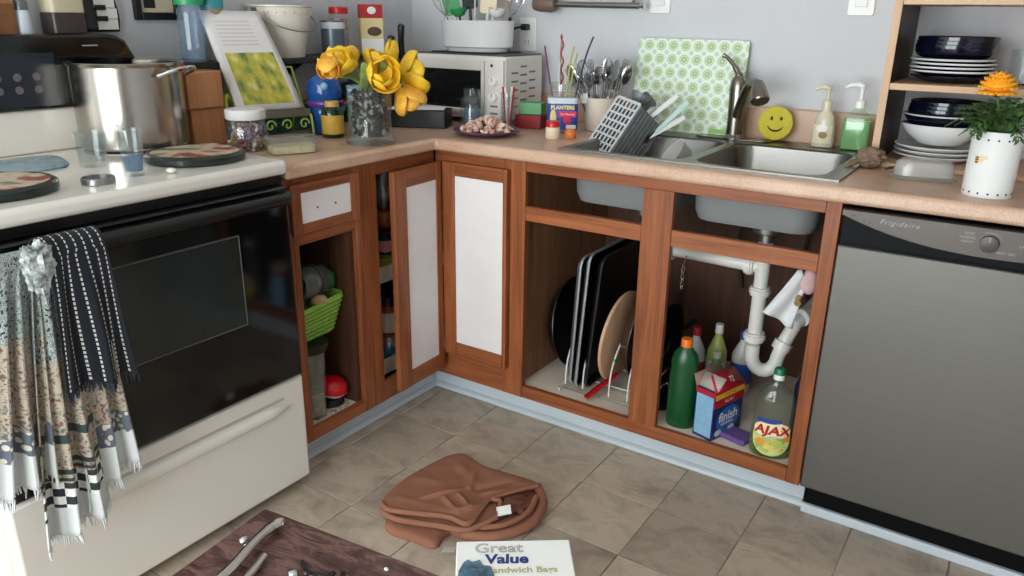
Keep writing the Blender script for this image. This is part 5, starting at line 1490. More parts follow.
MB().lathe([(0, -.012), (.008, -.008), (.012, .004), (0, .006)], tuple(head + Vector((0, 0, -.012))), 14).build('calyx', mat('stem_green', (74, 104, 48), .6), mgd)
random.seed(14)
M_fern = mat('fern_leaf', (52, 84, 40), .6, col2=(76, 108, 54), scale=40)
for k in range(54):
    a = 2 * pi * k / 54 * 3 + random.uniform(-.1, .1); R_ = random.uniform(.045, .098); H_ = random.uniform(.030, .085)
    tip = Vector((R_ * cos(a), R_ * sin(a), H_ - .03 * (k % 3 == 0)))
    pth = catmull([(.006 * cos(a), .006 * sin(a), -.01), (tip.x * .5, tip.y * .5, H_ * .85), tuple(tip)], 4)
    b = MB()
    n = len(pth)
    b.tube(pth, .0009, 5)
    for i in range(2, n):
        t_ = (pth[min(i + 1, n - 1)] - pth[i - 1]).normalized(); sd = t_.cross(Vector((0, 0, 1))).normalized()
        L_ = .028 * (1 - .45 * i / n)
        for sg_ in (-1, 1):
            d_ = (sd * sg_ * .8 + t_ * .6).normalized(); w_ = t_ * .0058
            p_ = pth[i]
            b.raw([p_, p_ + d_ * L_ * .5 + w_, p_ + d_ * L_ + Vector((0, 0, -.004)), p_ + d_ * L_ * .5 - w_], [(0, 1, 2, 3)])
    b.build('fern_leaf', M_fern, mgd)
# ------------------------------------------------------------------ inside the sink cabinet: drain pipes
pp = thing('drain_pipes', 'white plastic drain pipes with trap under the sink', 'drain pipe', (1.594, -.345, .28))
Ri = root_matrix(pp).inverted()
def nut(c, r, h, ax='Z'):
    rot = None if ax == 'Z' else (Matrix.Rotation(pi / 2, 3, 'Y') if ax == 'X' else Matrix.Rotation(-pi / 2, 3, 'X'))
    b = MB().lathe([(0, 0), (r, 0), (r, h), (0, h)], c, 16, rot)
    b.lathe([(r, h * .25), (r + .004, h * .3), (r + .004, h * .75), (r, h * .8)], c, 10, rot)
    return b
DX, DY = 1.594, -.345
MB().tube([(DX, DY, .675), (DX, DY, .36)], .0205, 18).xf(Ri).build('tail_pipe', M_pipe, pp)
MB().tube([(1.2265, DY, .676), (1.2265, DY, .645)] + [(1.2265 + .04 * (1 - cos(a)), DY, .645 - .04 * sin(a)) for a in [radians(15 * k) for k in range(1, 7)]] + [(DX - .01, DY, .600)], .0195, 16).xf(Ri).build('cross_pipe', M_pipe, pp)
tr_ = [(DX, DY, .37), (DX, DY, .335)] + [(DX + .034 * (1 - cos(a)), DY + .012 * (1 - cos(a)), .325 - .045 * sin(a)) for a in [radians(20 * k) for k in range(0, 10)]] + [(DX + .078, DY + .03, .37), (DX + .098, DY + .055, .43), (DX + .118, DY + .12, .455), (DX + .125, -.03, .462)]
MB().tube(tr_, .0205, 18).xf(Ri).build('trap_bend', M_pipe, pp)
for c, r_, h in (((DX, DY, .515), .0275, .026), ((DX, DY, .372), .0285, .028)): nut(c, r_, h).xf(Ri).build('coupling_nut', M_pipe, pp)
nut((DX - .05, DY, .600), .0265, .026, 'X').xf(Ri).build('coupling_nut', M_pipe, pp)
nut((1.30, DY, .600), .0265, .026, 'X').xf(Ri).build('coupling_nut', M_pipe, pp)
d = Vector((.03, .03, .1)).normalized(); q = Vector((0, 0, 1)).rotation_difference(d).to_matrix()
for p_ in ((DX + .072, DY + .026, .352), (DX + .108, DY + .075, .445)):
    q2 = q if p_[2] < .4 else Vector((0, 0, 1)).rotation_difference(Vector((.3, .9, .1))).to_matrix()
    MB().lathe([(0, 0), (.0275, 0), (.0275, .026), (0, .026)], p_, 14, q2).xf(Ri).build('coupling_nut', M_pipe, pp)
ch_ = MB()
for k in range(7): ch_.tube([(1.372 + (.004 if k % 2 else .0015) * cos(a), -.385 + (.0015 if k % 2 else .004) * cos(a), .572 - k * .0115 + .0075 * sin(a)) for a in [2 * pi * i / 10 for i in range(10)]], .0012, 5, closed=True)
ch_.tube([(1.372, -.385, .578), (1.372, -.362, .600)], .0015, 6)
tag(ch_.build('hanging_chain', M_chrome), 'short metal chain hanging from the white cross pipe', 'chain')
for x, nm in ((1.45, 'left'), (1.53, 'middle'), (1.66, 'right')):
    o = MB().tube(catmull([(x, -.09, .86), (x + .02, -.10, .74), (x - .02, -.06, .60), (x, -.035, .42)], 5), .0055, 8).build('supply_hose', mat('dark_hose', (54, 50, 48), .5))
    tag(o, f'{nm} dark water hose at the back under the sink', 'hose', 'water hoses under the sink')
cl = thing('white_rag', 'white rag hanging over the pipe at the right of the sink cabinet', 'rag', (1.735, -.43, .47))
M_rag = mat('white_rag_cloth', (224, 226, 228), .8, bump=.3, bscale=80)
def ragf(u, v):
    a = Vector((-.010, .0, .160)).lerp(Vector((-.058, -.012, .018)), v); w = .016 + .032 * v
    return a + Vector((.78, .40, -.42)).normalized() * (u - .5) * 2 * w + Vector((0, .008 * sin(u * 9 + v * 3), .004 * sin(u * 6)))
MB().grid(ragf, 12, 12).build('cloth', M_rag, cl, solid=.003)
MB().ell((.006, .014, .135), (.024, .026, .036), 16, 10).build('pink_bundle', mat('pink_cloth', (206, 160, 164), .85, col2=(226, 196, 196), scale=30), cl)
tag(MB().tube([(0, 0, 0), (.006, -.032, -.006)], .009, 14).build('brass_stub', mat('brass', (200, 176, 130), .3, .9)), 'short brass pipe stub beside the white rag', 'pipe stub', loc=(1.727, -.455, .568))

# ------------------------------------------------------------------ cleaners
gbt = thing('detergent_bottle', 'green detergent bottle with orange cap behind the dishwasher tablets', 'bottle', (1.462, -.540, SCF), radians(10))
M_gr = mat('green_bottle_plastic', (16, 74, 38), .3)
MB().lathe([(0, 0), (.038, 0), (.042, .006), (.042, .15), (.038, .185), (.040, .20), (.034, .226), (.020, .244), (.016, .250), (0, .250)], n=32, sy=.72).build('bottle', M_gr, gbt)
MB().lathe([(0, 0), (.0165, 0), (.0165, .02), (.0145, .023), (0, .023)], (0, 0, .2502), 24).build('cap', mat('orange_cap', (230, 112, 24), .4), gbt)
fa = radians(-17)
fb = thing('tablet_box', 'open blue and red carton of dishwasher tablets', 'carton', (1.512, -.568, SCF), fa)
FW, FD, FH = .064, .138, .150
M_fblue = mat('carton_blue', (22, 42, 104), .4); M_fpale = mat('carton_pale_blue', (140, 184, 214), .5, col2=(126, 170, 204), scale=60); M_fred = mat('carton_deep_red', (180, 20, 40), .45)
MB().box(0, FW, 0, FD, 0, FH).build('carton', M_fblue, fb, bev=.001)
MB().box(.004, FW - .003, -.0008, 0, .008, FH - .016).build('info_panel', M_fpale, fb)
MB().box(-.0004, FW + .0004, -.001, .0, FH - .014, FH).build('red_band', M_fred, fb)
MB().box(FW, FW + .0009, -.0004, FD + .0004, FH - .050, FH).build('red_band', M_fred, fb)
MB().box(FW + .0009, FW + .0013, .004, FD - .002, FH - .024, FH - .008).build('yellow_strip', mat('carton_yellow', (232, 190, 50), .5), fb)
fmap = lambda y, z: (lambda u, v: Vector((FW + .0016, y + u, z + v)))
text('lettering', 'finish', .042, fmap(FD / 2 + .002, .062), M_paper, fb, bold=.0008)
text('lettering', 'POWERBALL', .0105, fmap(FD / 2, .040), M_paper, fb, bold=.0003)
text('lettering', 'ALL IN 1', .012, fmap(FD / 2, FH - .037), M_paper, fb, bold=.0003)
text('lettering', 'VALUE PACK', .010, fmap(FD / 2, FH - .016), M_fred, fb)
MB().ell((FW + .0006, FD / 2 + .004, .052), (.0006, .055, .040), 24, 10).build('blue_glow_disc', mat('carton_mid_blue', (44, 104, 180), .4), fb)
for y in (.03, .09): MB().ell((FW + .001, y, .018), (.0012, .016, .010), 14, 8).build('tablet_picture', mat('tablet_white', (190, 206, 226), .4), fb)
# opened lid flaps
fl_ = MB().raw([(0, .012, FH), (FW, .012, FH), (FW + .004, .040, FH + .034), (-.004, .040, FH + .034)], [(0, 1, 2, 3)])
fl_.build('front_flap', mat('carton_grey_back', (176, 168, 160), .7), fb, solid=.0012)
MB().raw([(FW, 0, FH), (FW, FD, FH), (FW * .35, FD - .004, FH + .032), (FW * .35, .03, FH + .032)], [(0, 1, 2, 3)]).build('red_flap', M_fred, fb, solid=.0012)
MB().raw([(0, FD, FH), (0, .0, FH), (-.02, .01, FH + .028), (-.02, FD - .01, FH + .028)], [(0, 1, 2, 3)]).build('side_flap', mat('carton_tan_back', (150, 120, 100), .7), fb, solid=.0012)
text('lettering', '72', .020, lambda u, v: Vector((FW - .30 * (v + .016) * FW / .016 * .6, .085 + u, FH + .0165 + v)) + Vector((.0016, 0, .001)), M_paper, fb)
ps = tag(MB().prism(rrect(.085, .062, .008), 0, .016).build('scrub_sponge', mat('purple_foam', (112, 84, 150), .9, col2=(96, 70, 132), scale=90, bump=.6, bscale=300), bev=.003), 'purple scrub sponge lying between the tablet carton and the dish soap', 'sponge', loc=(1.625, -.522, SCF), rot=radians(-14))
aj = thing('dish_soap', 'clear bottle of dish soap with green-topped white cap at the front of the sink cabinet', 'bottle', (1.728, -.553, SCF), radians(14)); aj.scale = (1.18, 1.12, 1.05)
AS = .62
aprof = [(0, 0), (.040, 0), (.046, .006), (.048, .03), (.046, .08), (.046, .12), (.045, .15), (.038, .175), (.024, .195), (.013, .207), (.012, .216), (0, .216)]
M_aj = thin_glass('soap_clear_plastic', (232, 236, 230), rough=.05, body=.05, body_col=(190, 200, 180))
MB().lathe(aprof, n=40, sy=AS).build('bottle', M_aj, aj)
MB().lathe([(0, .0015), (.038, .0015), (.0445, .008), (.0462, .03), (.046, .042), (0, .042)], n=36, sy=AS).build('green_soap', thin_glass('soap_liquid', (176, 204, 96), body=.35, body_col=(150, 180, 60)), aj)
MB().lathe([(0, 0), (.0125, 0), (.0125, .014), (0, .014)], (0, 0, .2162), 22).build('white_cap', mat('white_cap', (232, 234, 230), .35), aj)
MB().lathe([(0, 0), (.0135, 0), (.0125, .012), (.010, .016), (0, .016)], (0, 0, .2304), 22).build('green_cap_top', mat('green_cap_top', (18, 112, 70), .35), aj)
def ajs(u, v, off=.0012):
    """point of the front label: u metres around, v metres up"""
    th = u / .046 * 1.0
    R0 = .0475 + off
    return Vector((R0 * sin(th), -R0 * AS * cos(th) , v))
def ajpatch(u0, u1, v0, v1, nm, m, off, rnd=0):
    MB().grid(lambda a, b_: ajs(u0 + (u1 - u0) * a, v0 + (v1 - v0) * b_, off), 14, 6).build(nm, m, aj)
def label_art():
    m, nt, b = new_mat('citrus_label')
    tc = node(nt, 'ShaderNodeTexCoord')
    vo = node(nt, 'ShaderNodeTexVoronoi'); vo.inputs['Scale'].default_value = 62
    nt.links.new(tc.outputs['Object'], vo.inputs['Vector'])
    r = ramp(nt, vo.outputs['Color'], [(.2, (150, 176, 92)), (.45, (206, 214, 140)), (.6, (228, 190, 96)), (.8, (226, 150, 70))])
    nt.links.new(r.outputs[0], b.inputs['Base Color']); b.inputs['Roughness'].default_value = .45
    return m
M_ajl = label_art()
def ell_patch(cu, cv, ru, rv, nm, m, off):
    MB().grid(lambda a, b_: ajs(cu + ru * b_ * cos(2 * pi * a), cv + rv * b_ * sin(2 * pi * a), off), 28, 3, wrap=True).build(nm, m, aj)
ell_patch(0, .060, .046, .050, 'label', M_ajl, .0008)
ell_patch(.0, .084, .043, .023, 'label_light', mat('label_pale_yellow', (236, 232, 186), .5), .0012)
ell_patch(-.010, .109, .029, .0075, 'label_banner', mat('label_navy', (40, 66, 140), .5), .0014)
text('lettering', 'AJAX', .034, lambda u, v: ajs(u, .0825 + v, .0022), M_red, aj, font_shear=.15, bold=.0012)
text('lettering', 'LEMON', .0075, lambda u, v: ajs(u + .004, .0645 + v, .0022), mat('label_navy', (40, 66, 140), .5), aj)
ell_patch(.013, .047, .013, .012, 'lime_picture', mat('lime_slice', (186, 204, 96), .5), .0016)
ell_patch(-.024, .046, .011, .010, 'orange_picture', mat('orange_slice', (232, 150, 60), .5), .0016)
ell_patch(-.004, .035, .012, .008, 'lemon_picture', mat('lemon_slice', (232, 206, 96), .5), .0017)
db = thing('blue_bottle', 'dark blue bottle behind the dish soap at the cabinet side', 'bottle', (1.780, -.470, SCF))
MB().lathe([(0, 0), (.024, 0), (.026, .004), (.026, .19), (.018, .215), (.012, .225), (0, .225)], n=28).build('bottle', mat('navy_bottle', (26, 34, 60), .25), db)
MB().lathe([(0, 0), (.014, 0), (.013, .03), (0, .03)], (0, 0, .2252), 20).build('cap', mat('blue_grey_cap', (70, 96, 120), .35), db)
random.seed(8)
for (x, y, h, r_, c_, cc_, lb) in ((1.405, -.30, .215, .030, (206, 210, 214), (180, 30, 40), 'clear spray bottle with red label at the back of the sink cabinet'), (1.470, -.285, .235, .028, (176, 190, 100), (230, 232, 226), 'yellow-green bottle at the back of the sink cabinet'),
                                   (1.53, -.215, .20, .030, (226, 226, 220), (40, 90, 190), 'white bottle with yellow and blue label behind the trap'), (1.49, -.345, .17, .022, (120, 150, 110), (210, 210, 190), 'slim greenish bottle between the clear bottle and the pipes')):
    t = thing('cleaner_bottle', lb, 'bottle', (x, y, SCF), group='cleaning bottles at the back of the sink cabinet')
    MB().lathe([(0, 0), (r_, 0), (r_ + .002, .004), (r_ + .002, h * .62), (r_ * .6, h * .78), (.011, h * .84), (.011, h * .88), (0, h * .88)], n=26).build('body', mat('cleaner_%d_%d_%d' % c_, c_, .3), t)
    MB().lathe([(r_ + .0026, h * .15), (r_ + .0026, h * .5)], n=26).build('label', mat('cleaner_label_%d_%d_%d' % cc_, cc_, .5), t)
    MB().lathe([(0, 0), (.013, 0), (.012, h * .12), (0, h * .12)], (0, 0, h * .881), 18).build('cap', mat('cleaner_label_%d_%d_%d' % cc_, cc_, .5), t)
cbg = MB().ell((0, 0, .055), (.045, .035, .055), 18, 12)
for v in cbg.bm.verts: v.co += v.co.normalized() * .010 * noise.noise(v.co * 40)
tag(cbg.build('clear_bag', thin_glass('crinkled_bag', (214, 218, 220), rough=.15, body=.25)), 'crumpled clear bag beside the green detergent bottle', 'bag', loc=(1.405, -.395, SCF + .0))

# ------------------------------------------------------------------ left bay: wire rack, trays, wooden board, pans
wr_ = thing('pan_rack', 'white wire rack holding trays in the left bay of the sink cabinet', 'rack', (1.19, -.40, SCF))
Ri = root_matrix(wr_).inverted()
M_wire = mat('white_wire', (216, 216, 212), .35)
z = SCF + .014
b = MB().tube([(1.060, -.560, z), (1.315, -.545, z), (1.315, -.24, z), (1.060, -.24, z)], .0032, 6, closed=True)
b.xf(Ri).build('base_wire', M_wire, wr_)
b = MB().tube([(1.060, -.46, z), (1.315, -.46, z)], .0024, 6); b.tube([(1.060, -.33, z), (1.315, -.33, z)], .0024, 6); b.xf(Ri).build('cross_wire', M_wire, wr_)
for x in (1.067, 1.13, 1.222, 1.285):
    pts = [(x, -.53, z), (x, -.52, z + .08), (x, -.47, z + .15), (x, -.40, z + .165), (x, -.32, z + .15), (x, -.27, z + .08), (x, -.26, z)]
    MB().tube(catmull(pts, 4), .0028, 6).xf(Ri).build('divider_wire', M_wire, wr_)
for x, y in ((1.060, -.556), (1.315, -.541), (1.315, -.24), (1.06, -.24)): MB().tube([(x, y, z), (x, y, SCF)], .0032, 6).xf(Ri).build('foot', M_wire, wr_)
M_nons = mat('nonstick_black', (20, 20, 23), .3, .3)
M_alu = mat('tray_aluminium', (200, 204, 208), .3, .7)
def sheet(x, dy0, dy1, zb, zt, tilt, label, m, rimm):
    """baking tray standing on its long edge, face towards +x"""
    w, h = dy1 - dy0, zt - zb
    t = thing('baking_tray', label, 'baking tray', (x, (dy0 + dy1) / 2, zb), (0, radians(tilt), 0), group='baking trays standing in the wire rack')
    Mx = Matrix(((0, 0, 1, 0), (1, 0, 0, 0), (0, 1, 0, h / 2), (0, 0, 0, 1)))
    MB().prism(rrect(w - .02, h - .02, .025), -.0012, .0012, Mx).build('base', m, t)
    b = MB()
    o1, o2 = rrect(w - .02, h - .02, .025), rrect(w, h, .03)
    A = [b.bm.verts.new(Mx @ Vector((p[0], p[1], 0))) for p in o1]; B = [b.bm.verts.new(Mx @ Vector((p[0], p[1], .014))) for p in o2]
    for i in range(len(A)): b._face([A[i], A[(i + 1) % len(A)], B[(i + 1) % len(A)], B[i]])
    b.build('wall', m, t, solid=.0012)
    MB().tube([Mx @ Vector((p[0], p[1], .014)) for p in o2], .0045, 6, closed=True).build('rim', rimm, t)
zb = z + .0045
sheet(1.072, -.535, -.16, zb, .585, 3, 'leftmost baking tray in the wire rack, dull silver', mat('dull_alu', (118, 126, 138), .4, .6), M_alu)
sheet(1.098, -.548, -.17, zb, .606, 4, 'black baking tray with bright silver rim in the middle of the rack', M_nons, M_alu)
sheet(1.124, -.530, -.15, zb, .598, 5, 'black baking tray nearest the round wooden board', M_nons, mat('dark_steel_rim', (70, 72, 76), .3, .8))
RX90 = Matrix.Rotation(pi / 2, 3, 'Y')
wd = thing('round_board', 'round pale wooden board standing on edge in the rack', 'wooden board', (1.192, -.400, zb + .150), (0, radians(4), 0))
MB().lathe([(0, -.007), (.144, -.007), (.148, -.004), (.148, .004), (.144, .007), (0, .007)], n=56, rot=RX90).build('board', wood('pale_board_wood', (186, 142, 110), (206, 168, 138), 'Z', .5), wd)
def skillet(loc, r, tilt, label, m, handle=True):
    t = thing('frying_pan', label, 'frying pan', loc, (0, radians(tilt), 0), group='frying pans in the sink cabinet')
    MB().lathe([(0, 0), (r * .8, 0), (r * .86, .004), (r, .034), (r + .004, .036), (r + .003, .039), (r - .002, .037), (r * .84, .007), (0, .004)], n=48, rot=RX90).build('pan', m, t)
    if handle: MB().tube(catmull([(.030, r - .004, .0), (.04, r + .05, .01), (.045, r + .09, .012)], 4), .008, 8).build('handle', M_bh, t)
    return t
skillet((.968, -.36, SCF + .155), .150, -8, 'black round pan standing against the left side of the sink cabinet', M_nons)
skillet((1.222, -.345, zb + .158), .150, 4, 'dark brown glossy lid standing behind the round wooden board', mat('brown_glaze', (70, 46, 34), .2), False)
skillet((1.292, -.36, zb + .140), .132, 3, 'black pan standing at the right end of the wire rack', M_nons)
t = thing('grey_pot_lid', 'blue-grey enamel saucepan beside the centre stile', 'saucepan', (1.352, -.46, SCF + .001))
MB().lathe([(0, 0), (.05, 0), (.056, .006), (.058, .10), (.060, .102), (.056, .102), (.054, .008), (0, .005)], n=32).build('pan', M_nons, t)
MB().tube(catmull([(.02, -.052, .085), (.03, -.065, .12), (.06, -.06, .16), (.075, -.05, .11), (.07, -.045, .06)], 5), .0026, 6).build('wire_bail', M_chrome, t)
MB().tube(catmull([(.02, -.05, .045), (.035, -.06, .09), (.055, -.058, .105), (.07, -.05, .06), (.068, -.045, .02)], 5), .0026, 6).build('wire_bail', M_chrome, t)
tg = thing('red_tongs', 'red handled tongs lying across the front of the wire rack', 'tongs', (1.178, -.560, SCF + .022), (0, 0, radians(72)))
MB().tube([(-.02, 0, -.008), (.04, .004, .008), (.12, .006, .03)], [.006, .007, .005], 8, flat=.6).build('arm', M_red, tg)
MB().tube([(-.02, .008, -.006), (.04, .013, .010), (.12, .010, .034)], [.006, .007, .005], 8, flat=.6).build('arm', mat('dark_red_plastic', (140, 20, 26), .35), tg)
tag(MB().obox((0, 0, .006), (.004, 0, 0), (0, .010, 0), (0, 0, .006)).build('green_clip', mat('clip_green', (60, 160, 90), .5)), 'small green clip on the wire rack below the wooden board', 'clip', loc=(1.222, -.497, z + .105))

# ------------------------------------------------------------------ drawer cabinet contents
DCF = .1385
dy = tag(MB().prism(rrect(.15, .19, .02), 0, .0025).build('lace_mat', mat('lace_white', (226, 220, 210), .8, col2=(70, 56, 48), scale=95)), 'white lace mat on the floor of the narrow cabinet', 'mat', loc=(.508, -1.092, DCF))
pt_ = thing('clear_pitcher', 'clear plastic pitcher in the narrow cabinet beside the stove', 'pitcher', (.545, -1.118, DCF + .003))
MB().lathe([(0, 0), (.036, 0), (.038, .004), (.044, .20), (.046, .21), (.044, .21), (.036, .008), (0, .006)], n=32).build('body', M_plastic, pt_)
MB().lathe([(0, .0065), (.033, .0065), (.034, .08), (0, .08)], n=24).build('green_contents', mat('green_packet', (96, 140, 96), .6, col2=(196, 160, 150), scale=30), pt_)
MB().lathe([(0, 0), (.05, 0), (.056, .012), (.056, .026), (0, .026)], (0, 0, .2105), 32).build('black_lid', M_black, pt_)
rb = thing('red_bowl', 'glossy red bowl with pale underside on a black stand in the narrow cabinet', 'bowl', (.530, -1.034, DCF + .003), (0, 0, 0))
MB().lathe([(0, 0), (.038, 0), (.040, .004), (.036, .022), (.03, .024), (0, .024)], n=32).build('black_stand', M_black, rb)
q = Euler((radians(0), radians(14), radians(20))).to_matrix()
MB().lathe([(.016, 0), (.036, .010), (.046, .022)], (0, 0, .026), 36, q).build('pale_underside', mat('pale_pink_plastic', (206, 176, 170), .4), rb, solid=.002)
MB().lathe([(.046, .0225), (.0475, .026), (.043, .044), (.03, .056), (.012, .061), (0, .062)], (0, 0, .026), 36, q).build('red_lid', mat('gloss_red', (190, 14, 24), .12), rb)
gk = thing('green_basket', 'lime green woven basket in the upper part of the narrow cabinet', 'basket', (.485, -1.094, DCF + .2398), radians(3))
M_gb = mat('lime_weave', (122, 168, 60), .6, col2=(150, 196, 84), scale=70, bump=.8, bscale=120)
b = MB(); rows = []
for k in range(8):
    f_ = k / 7; o_ = rrect(.125 + .05 * f_, .155 + .055 * f_, .02, 4)
    rows.append([b.bm.verts.new((x, y, .003 + .105 * f_ + (.012 * (1 if y > 0 else 0) * f_))) for x, y in o_])
for a, c in zip(rows, rows[1:]):
    n = len(a)
    for i in range(n): b._face([a[i], a[(i + 1) % n], c[(i + 1) % n], c[i]])
b._face(rows[0][::-1]); b.build('basket', M_gb, gk, solid=.004)
for k in range(8):
    f_ = (k + .3) / 8; o_ = rrect(.132 + .05 * f_, .162 + .052 * f_, .022, 4)
    MB().tube([(x, y, .006 + .1 * f_ + (.012 * (1 if y > 0 else 0) * f_)) for x, y in o_], .004, 5, closed=True).build('weave_band', M_gb, gk)
gj = thing('storage_jar', 'glass jar with wire clasp lying in the lime green basket', 'jar', (.520, -1.085, DCF + .4060), (radians(84), 0, radians(15)))
MB().lathe([(0, 0), (.044, 0), (.048, .006), (.048, .09), (.04, .105), (.04, .12), (.038, .12), (.045, .09), (.045, .008), (0, .006)], (0, 0, -.06), 32).build('glass', thin_glass('smoky_glass', (206, 214, 210), rough=.03, body=.22, body_col=(150, 160, 158)), gj)
MB().tube([(.0485 * cos(a), .0485 * sin(a), -.01) for a in [2 * pi * k / 28 for k in range(28)]], .002, 6, closed=True).build('wire_clasp', M_bh, gj)
gc = tag(MB().ell((0, 0, 0), (.022, .020, .030), 16, 10).build('green_bag', thin_glass('green_foil_bag', (120, 200, 150), rough=.1, body=.55, body_col=(40, 120, 76))), 'crumpled green and silver packet beside the glass jar in the basket', 'packet', loc=(.530, -1.012, DCF + .396))
op_ = tag(MB().ell((0, 0, 0), (.022, .026, .018), 14, 9).build('onion_bulb', mat('papery_tan', (196, 168, 126), .7, col2=(168, 130, 90), scale=40)), 'tan papery bulb at the front of the lime green basket', 'bulb', loc=(.555, -1.075, DCF + .353))

# ------------------------------------------------------------------ on the corner shelves
def cyl_item(name, label, cat, loc, r, h, mats, grp):
    t = thing(name, label, cat, loc, group=grp)
    MB().lathe([(0, 0), (r, 0), (r + .001, .002), (r + .001, h * .72), (r * .92, h * .78), (0, h * .78)], n=26).build('body', mats[0], t)
    MB().lathe([(r + .0016, h * .12), (r + .0016, h * .62)], n=26).build('label', mats[1], t)
    MB().lathe([(0, 0), (r * .95, 0), (r * .95, h * .2), (r * .9, h * .22), (0, h * .22)], (0, 0, h * .782), 26).build('lid', mats[2], t)
    return t
c1 = mat('jar_green_yellow', (150, 168, 70), .4); c2 = mat('jar_black', (30, 22, 22), .35); c3 = mat('label_salmon', (226, 150, 150), .5); c4 = mat('jar_amber', (150, 84, 30), .3); c5 = mat('label_cream', (232, 222, 200), .5); c6 = mat('label_teal', (60, 130, 170), .5)
ga = 'jars on the upper corner shelf'; gbb = 'jars on the lower corner shelf'
UZ, LZ = .4975, .1875
cyl_item('pickle_jar', 'low green and yellow jar at the front of the upper corner shelf', 'jar', (.528, -.764, UZ), .034, .060, (c1, mat('label_orange_green', (200, 150, 50), .5), mat('lid_green', (110, 140, 60), .4)), ga)
cyl_item('sauce_jar', 'black jar with pink label stacked on the green jar', 'jar', (.528, -.764, UZ + .0605), .033, .072, (c2, c3, c2), ga)
cyl_item('spice_jar', 'amber jar behind the black jar on the upper corner shelf', 'jar', (.45, -.70, UZ), .035, .14, (c4, c5, c2), ga)
o = MB().ell((0, 0, .032), (.036, .030, .032), 16, 10)
for v in o.bm.verts: v.co += v.co.normalized() * .008 * noise.noise(v.co * 50)
tag(o.build('orange_packet', mat('orange_foil', (190, 104, 34), .35, .2, col2=(150, 70, 24), scale=50)), 'crumpled orange foil packet on top of the black jar', 'packet', loc=(.526, -.764, UZ + .1335))
o = MB().ell((0, 0, .075), (.032, .026, .075), 18, 12)
for v in o.bm.verts: v.co += Vector((v.co.x, v.co.y, 0)).normalized() * .010 * noise.noise(v.co * 32)
tag(o.build('silver_pouch', mat('silver_foil', (206, 208, 214), .3, .6, col2=(160, 162, 168), scale=30)), 'tall silver foil pouch high on the upper corner shelf', 'pouch', loc=(.520, -.762, UZ + .195))
cyl_item('relish_jar', 'amber jar with cream label at the front of the lower corner shelf', 'jar', (.528, -.764, LZ + .0905), .034, .135, (c4, c5, c2), gbb)
cyl_item('tin_can', 'can with teal label under the amber jar on the lower corner shelf', 'can', (.528, -.764, LZ), .034, .090, (M_alu, c6, M_alu), gbb)
cyl_item('sauce_bottle', 'dark red bottle on the right of the lower corner shelf', 'bottle', (.530, -.690, LZ), .026, .20, (mat('dark_red_sauce', (96, 20, 18), .25), mat('label_maroon', (120, 40, 34), .5), M_red), gbb)
# ------------------------------------------------------------------ towels on the oven handle
def print_mat(seed):  # print colours dimmed throughout; the shade the towels hang in is painted in
    m, nt, b = new_mat('printed_towel_%d' % seed)
    uv = node(nt, 'ShaderNodeUVMap'); sep = node(nt, 'ShaderNodeSeparateXYZ'); nt.links.new(uv.outputs[0], sep.inputs[0])
    def M(op, a, b_=0.0):
        n = node(nt, 'ShaderNodeMath', operation=op)
        for i, x in enumerate((a, b_)):
            if isinstance(x, (int, float)): n.inputs[i].default_value = x
            else: nt.links.new(x, n.inputs[i])
        return n.outputs[0]
    u, v = sep.outputs['X'], sep.outputs['Y']
    mp = node(nt, 'ShaderNodeMapping'); mp.inputs['Scale'].default_value = (9, 26, 1); mp.inputs['Location'].default_value = (seed * 3.1, seed, 0)
    nt.links.new(uv.outputs[0], mp.inputs[0])
    vo = node(nt, 'ShaderNodeTexVoronoi'); vo.inputs['Scale'].default_value = 1.6; nt.links.new(mp.outputs[0], vo.inputs['Vector'])
    nz = node(nt, 'ShaderNodeTexNoise'); nz.inputs['Scale'].default_value = 2.2; nz.inputs['Detail'].default_value = 4; nt.links.new(mp.outputs[0], nz.inputs['Vector'])
    top = ramp(nt, nz.outputs[0], [(.36, (30, 46, 50)), (.43, (186, 194, 194)), (.49, (62, 92, 92)), (.55, (178, 178, 170)), (.62, (34, 40, 42))], 'LINEAR')
    low = ramp(nt, nz.outputs[0], [(.36, (84, 98, 104)), (.44, (168, 154, 134)), (.53, (178, 166, 148)), (.62, (112, 84, 78))])
    def band(a, c): return M('MULTIPLY', M('GREATER_THAN', v, a), M('LESS_THAN', v, c))
    chk = M('MODULO', M('ADD', M('FLOOR', M('MULTIPLY', u, 10)), M('FLOOR', M('MULTIPLY', v, 42))), 2)
    def mixc(f, A, B):
        n = node(nt, 'ShaderNodeMix', data_type='RGBA')
        nt.links.new(f, n.inputs['Factor'])
        for k, x in (('A', A), ('B', B)):
            if isinstance(x, tuple): n.inputs[k].default_value = lin(x)
            else: nt.links.new(x, n.inputs[k])
        return n.outputs['Result']
    c = mixc(M('GREATER_THAN', v, .50), top.outputs[0], low.outputs[0])
    ck_ = mixc(chk, (30, 40, 44), (224, 224, 220))
    if seed == 1:
        c = mixc(band(.84, .915), c, ck_)
        c = mixc(band(.80, .815), c, (40, 48, 52)); c = mixc(band(.825, .835), c, (40, 48, 52))
        c = mixc(band(.70, .725), c, (44, 60, 60))
    else:
        c = mixc(band(.80, .88), c, mixc(M('GREATER_THAN', vo.outputs['Distance'], .42), (206, 200, 186), (90, 98, 110)))
    c = mixc(M('GREATER_THAN', v, .915 if seed == 1 else .88), c, (206, 210, 210))
    nt.links.new(c, b.inputs['Base Color']); b.inputs['Roughness'].default_value = .9
    b.inputs['Sheen Weight'].default_value = .2
    return m
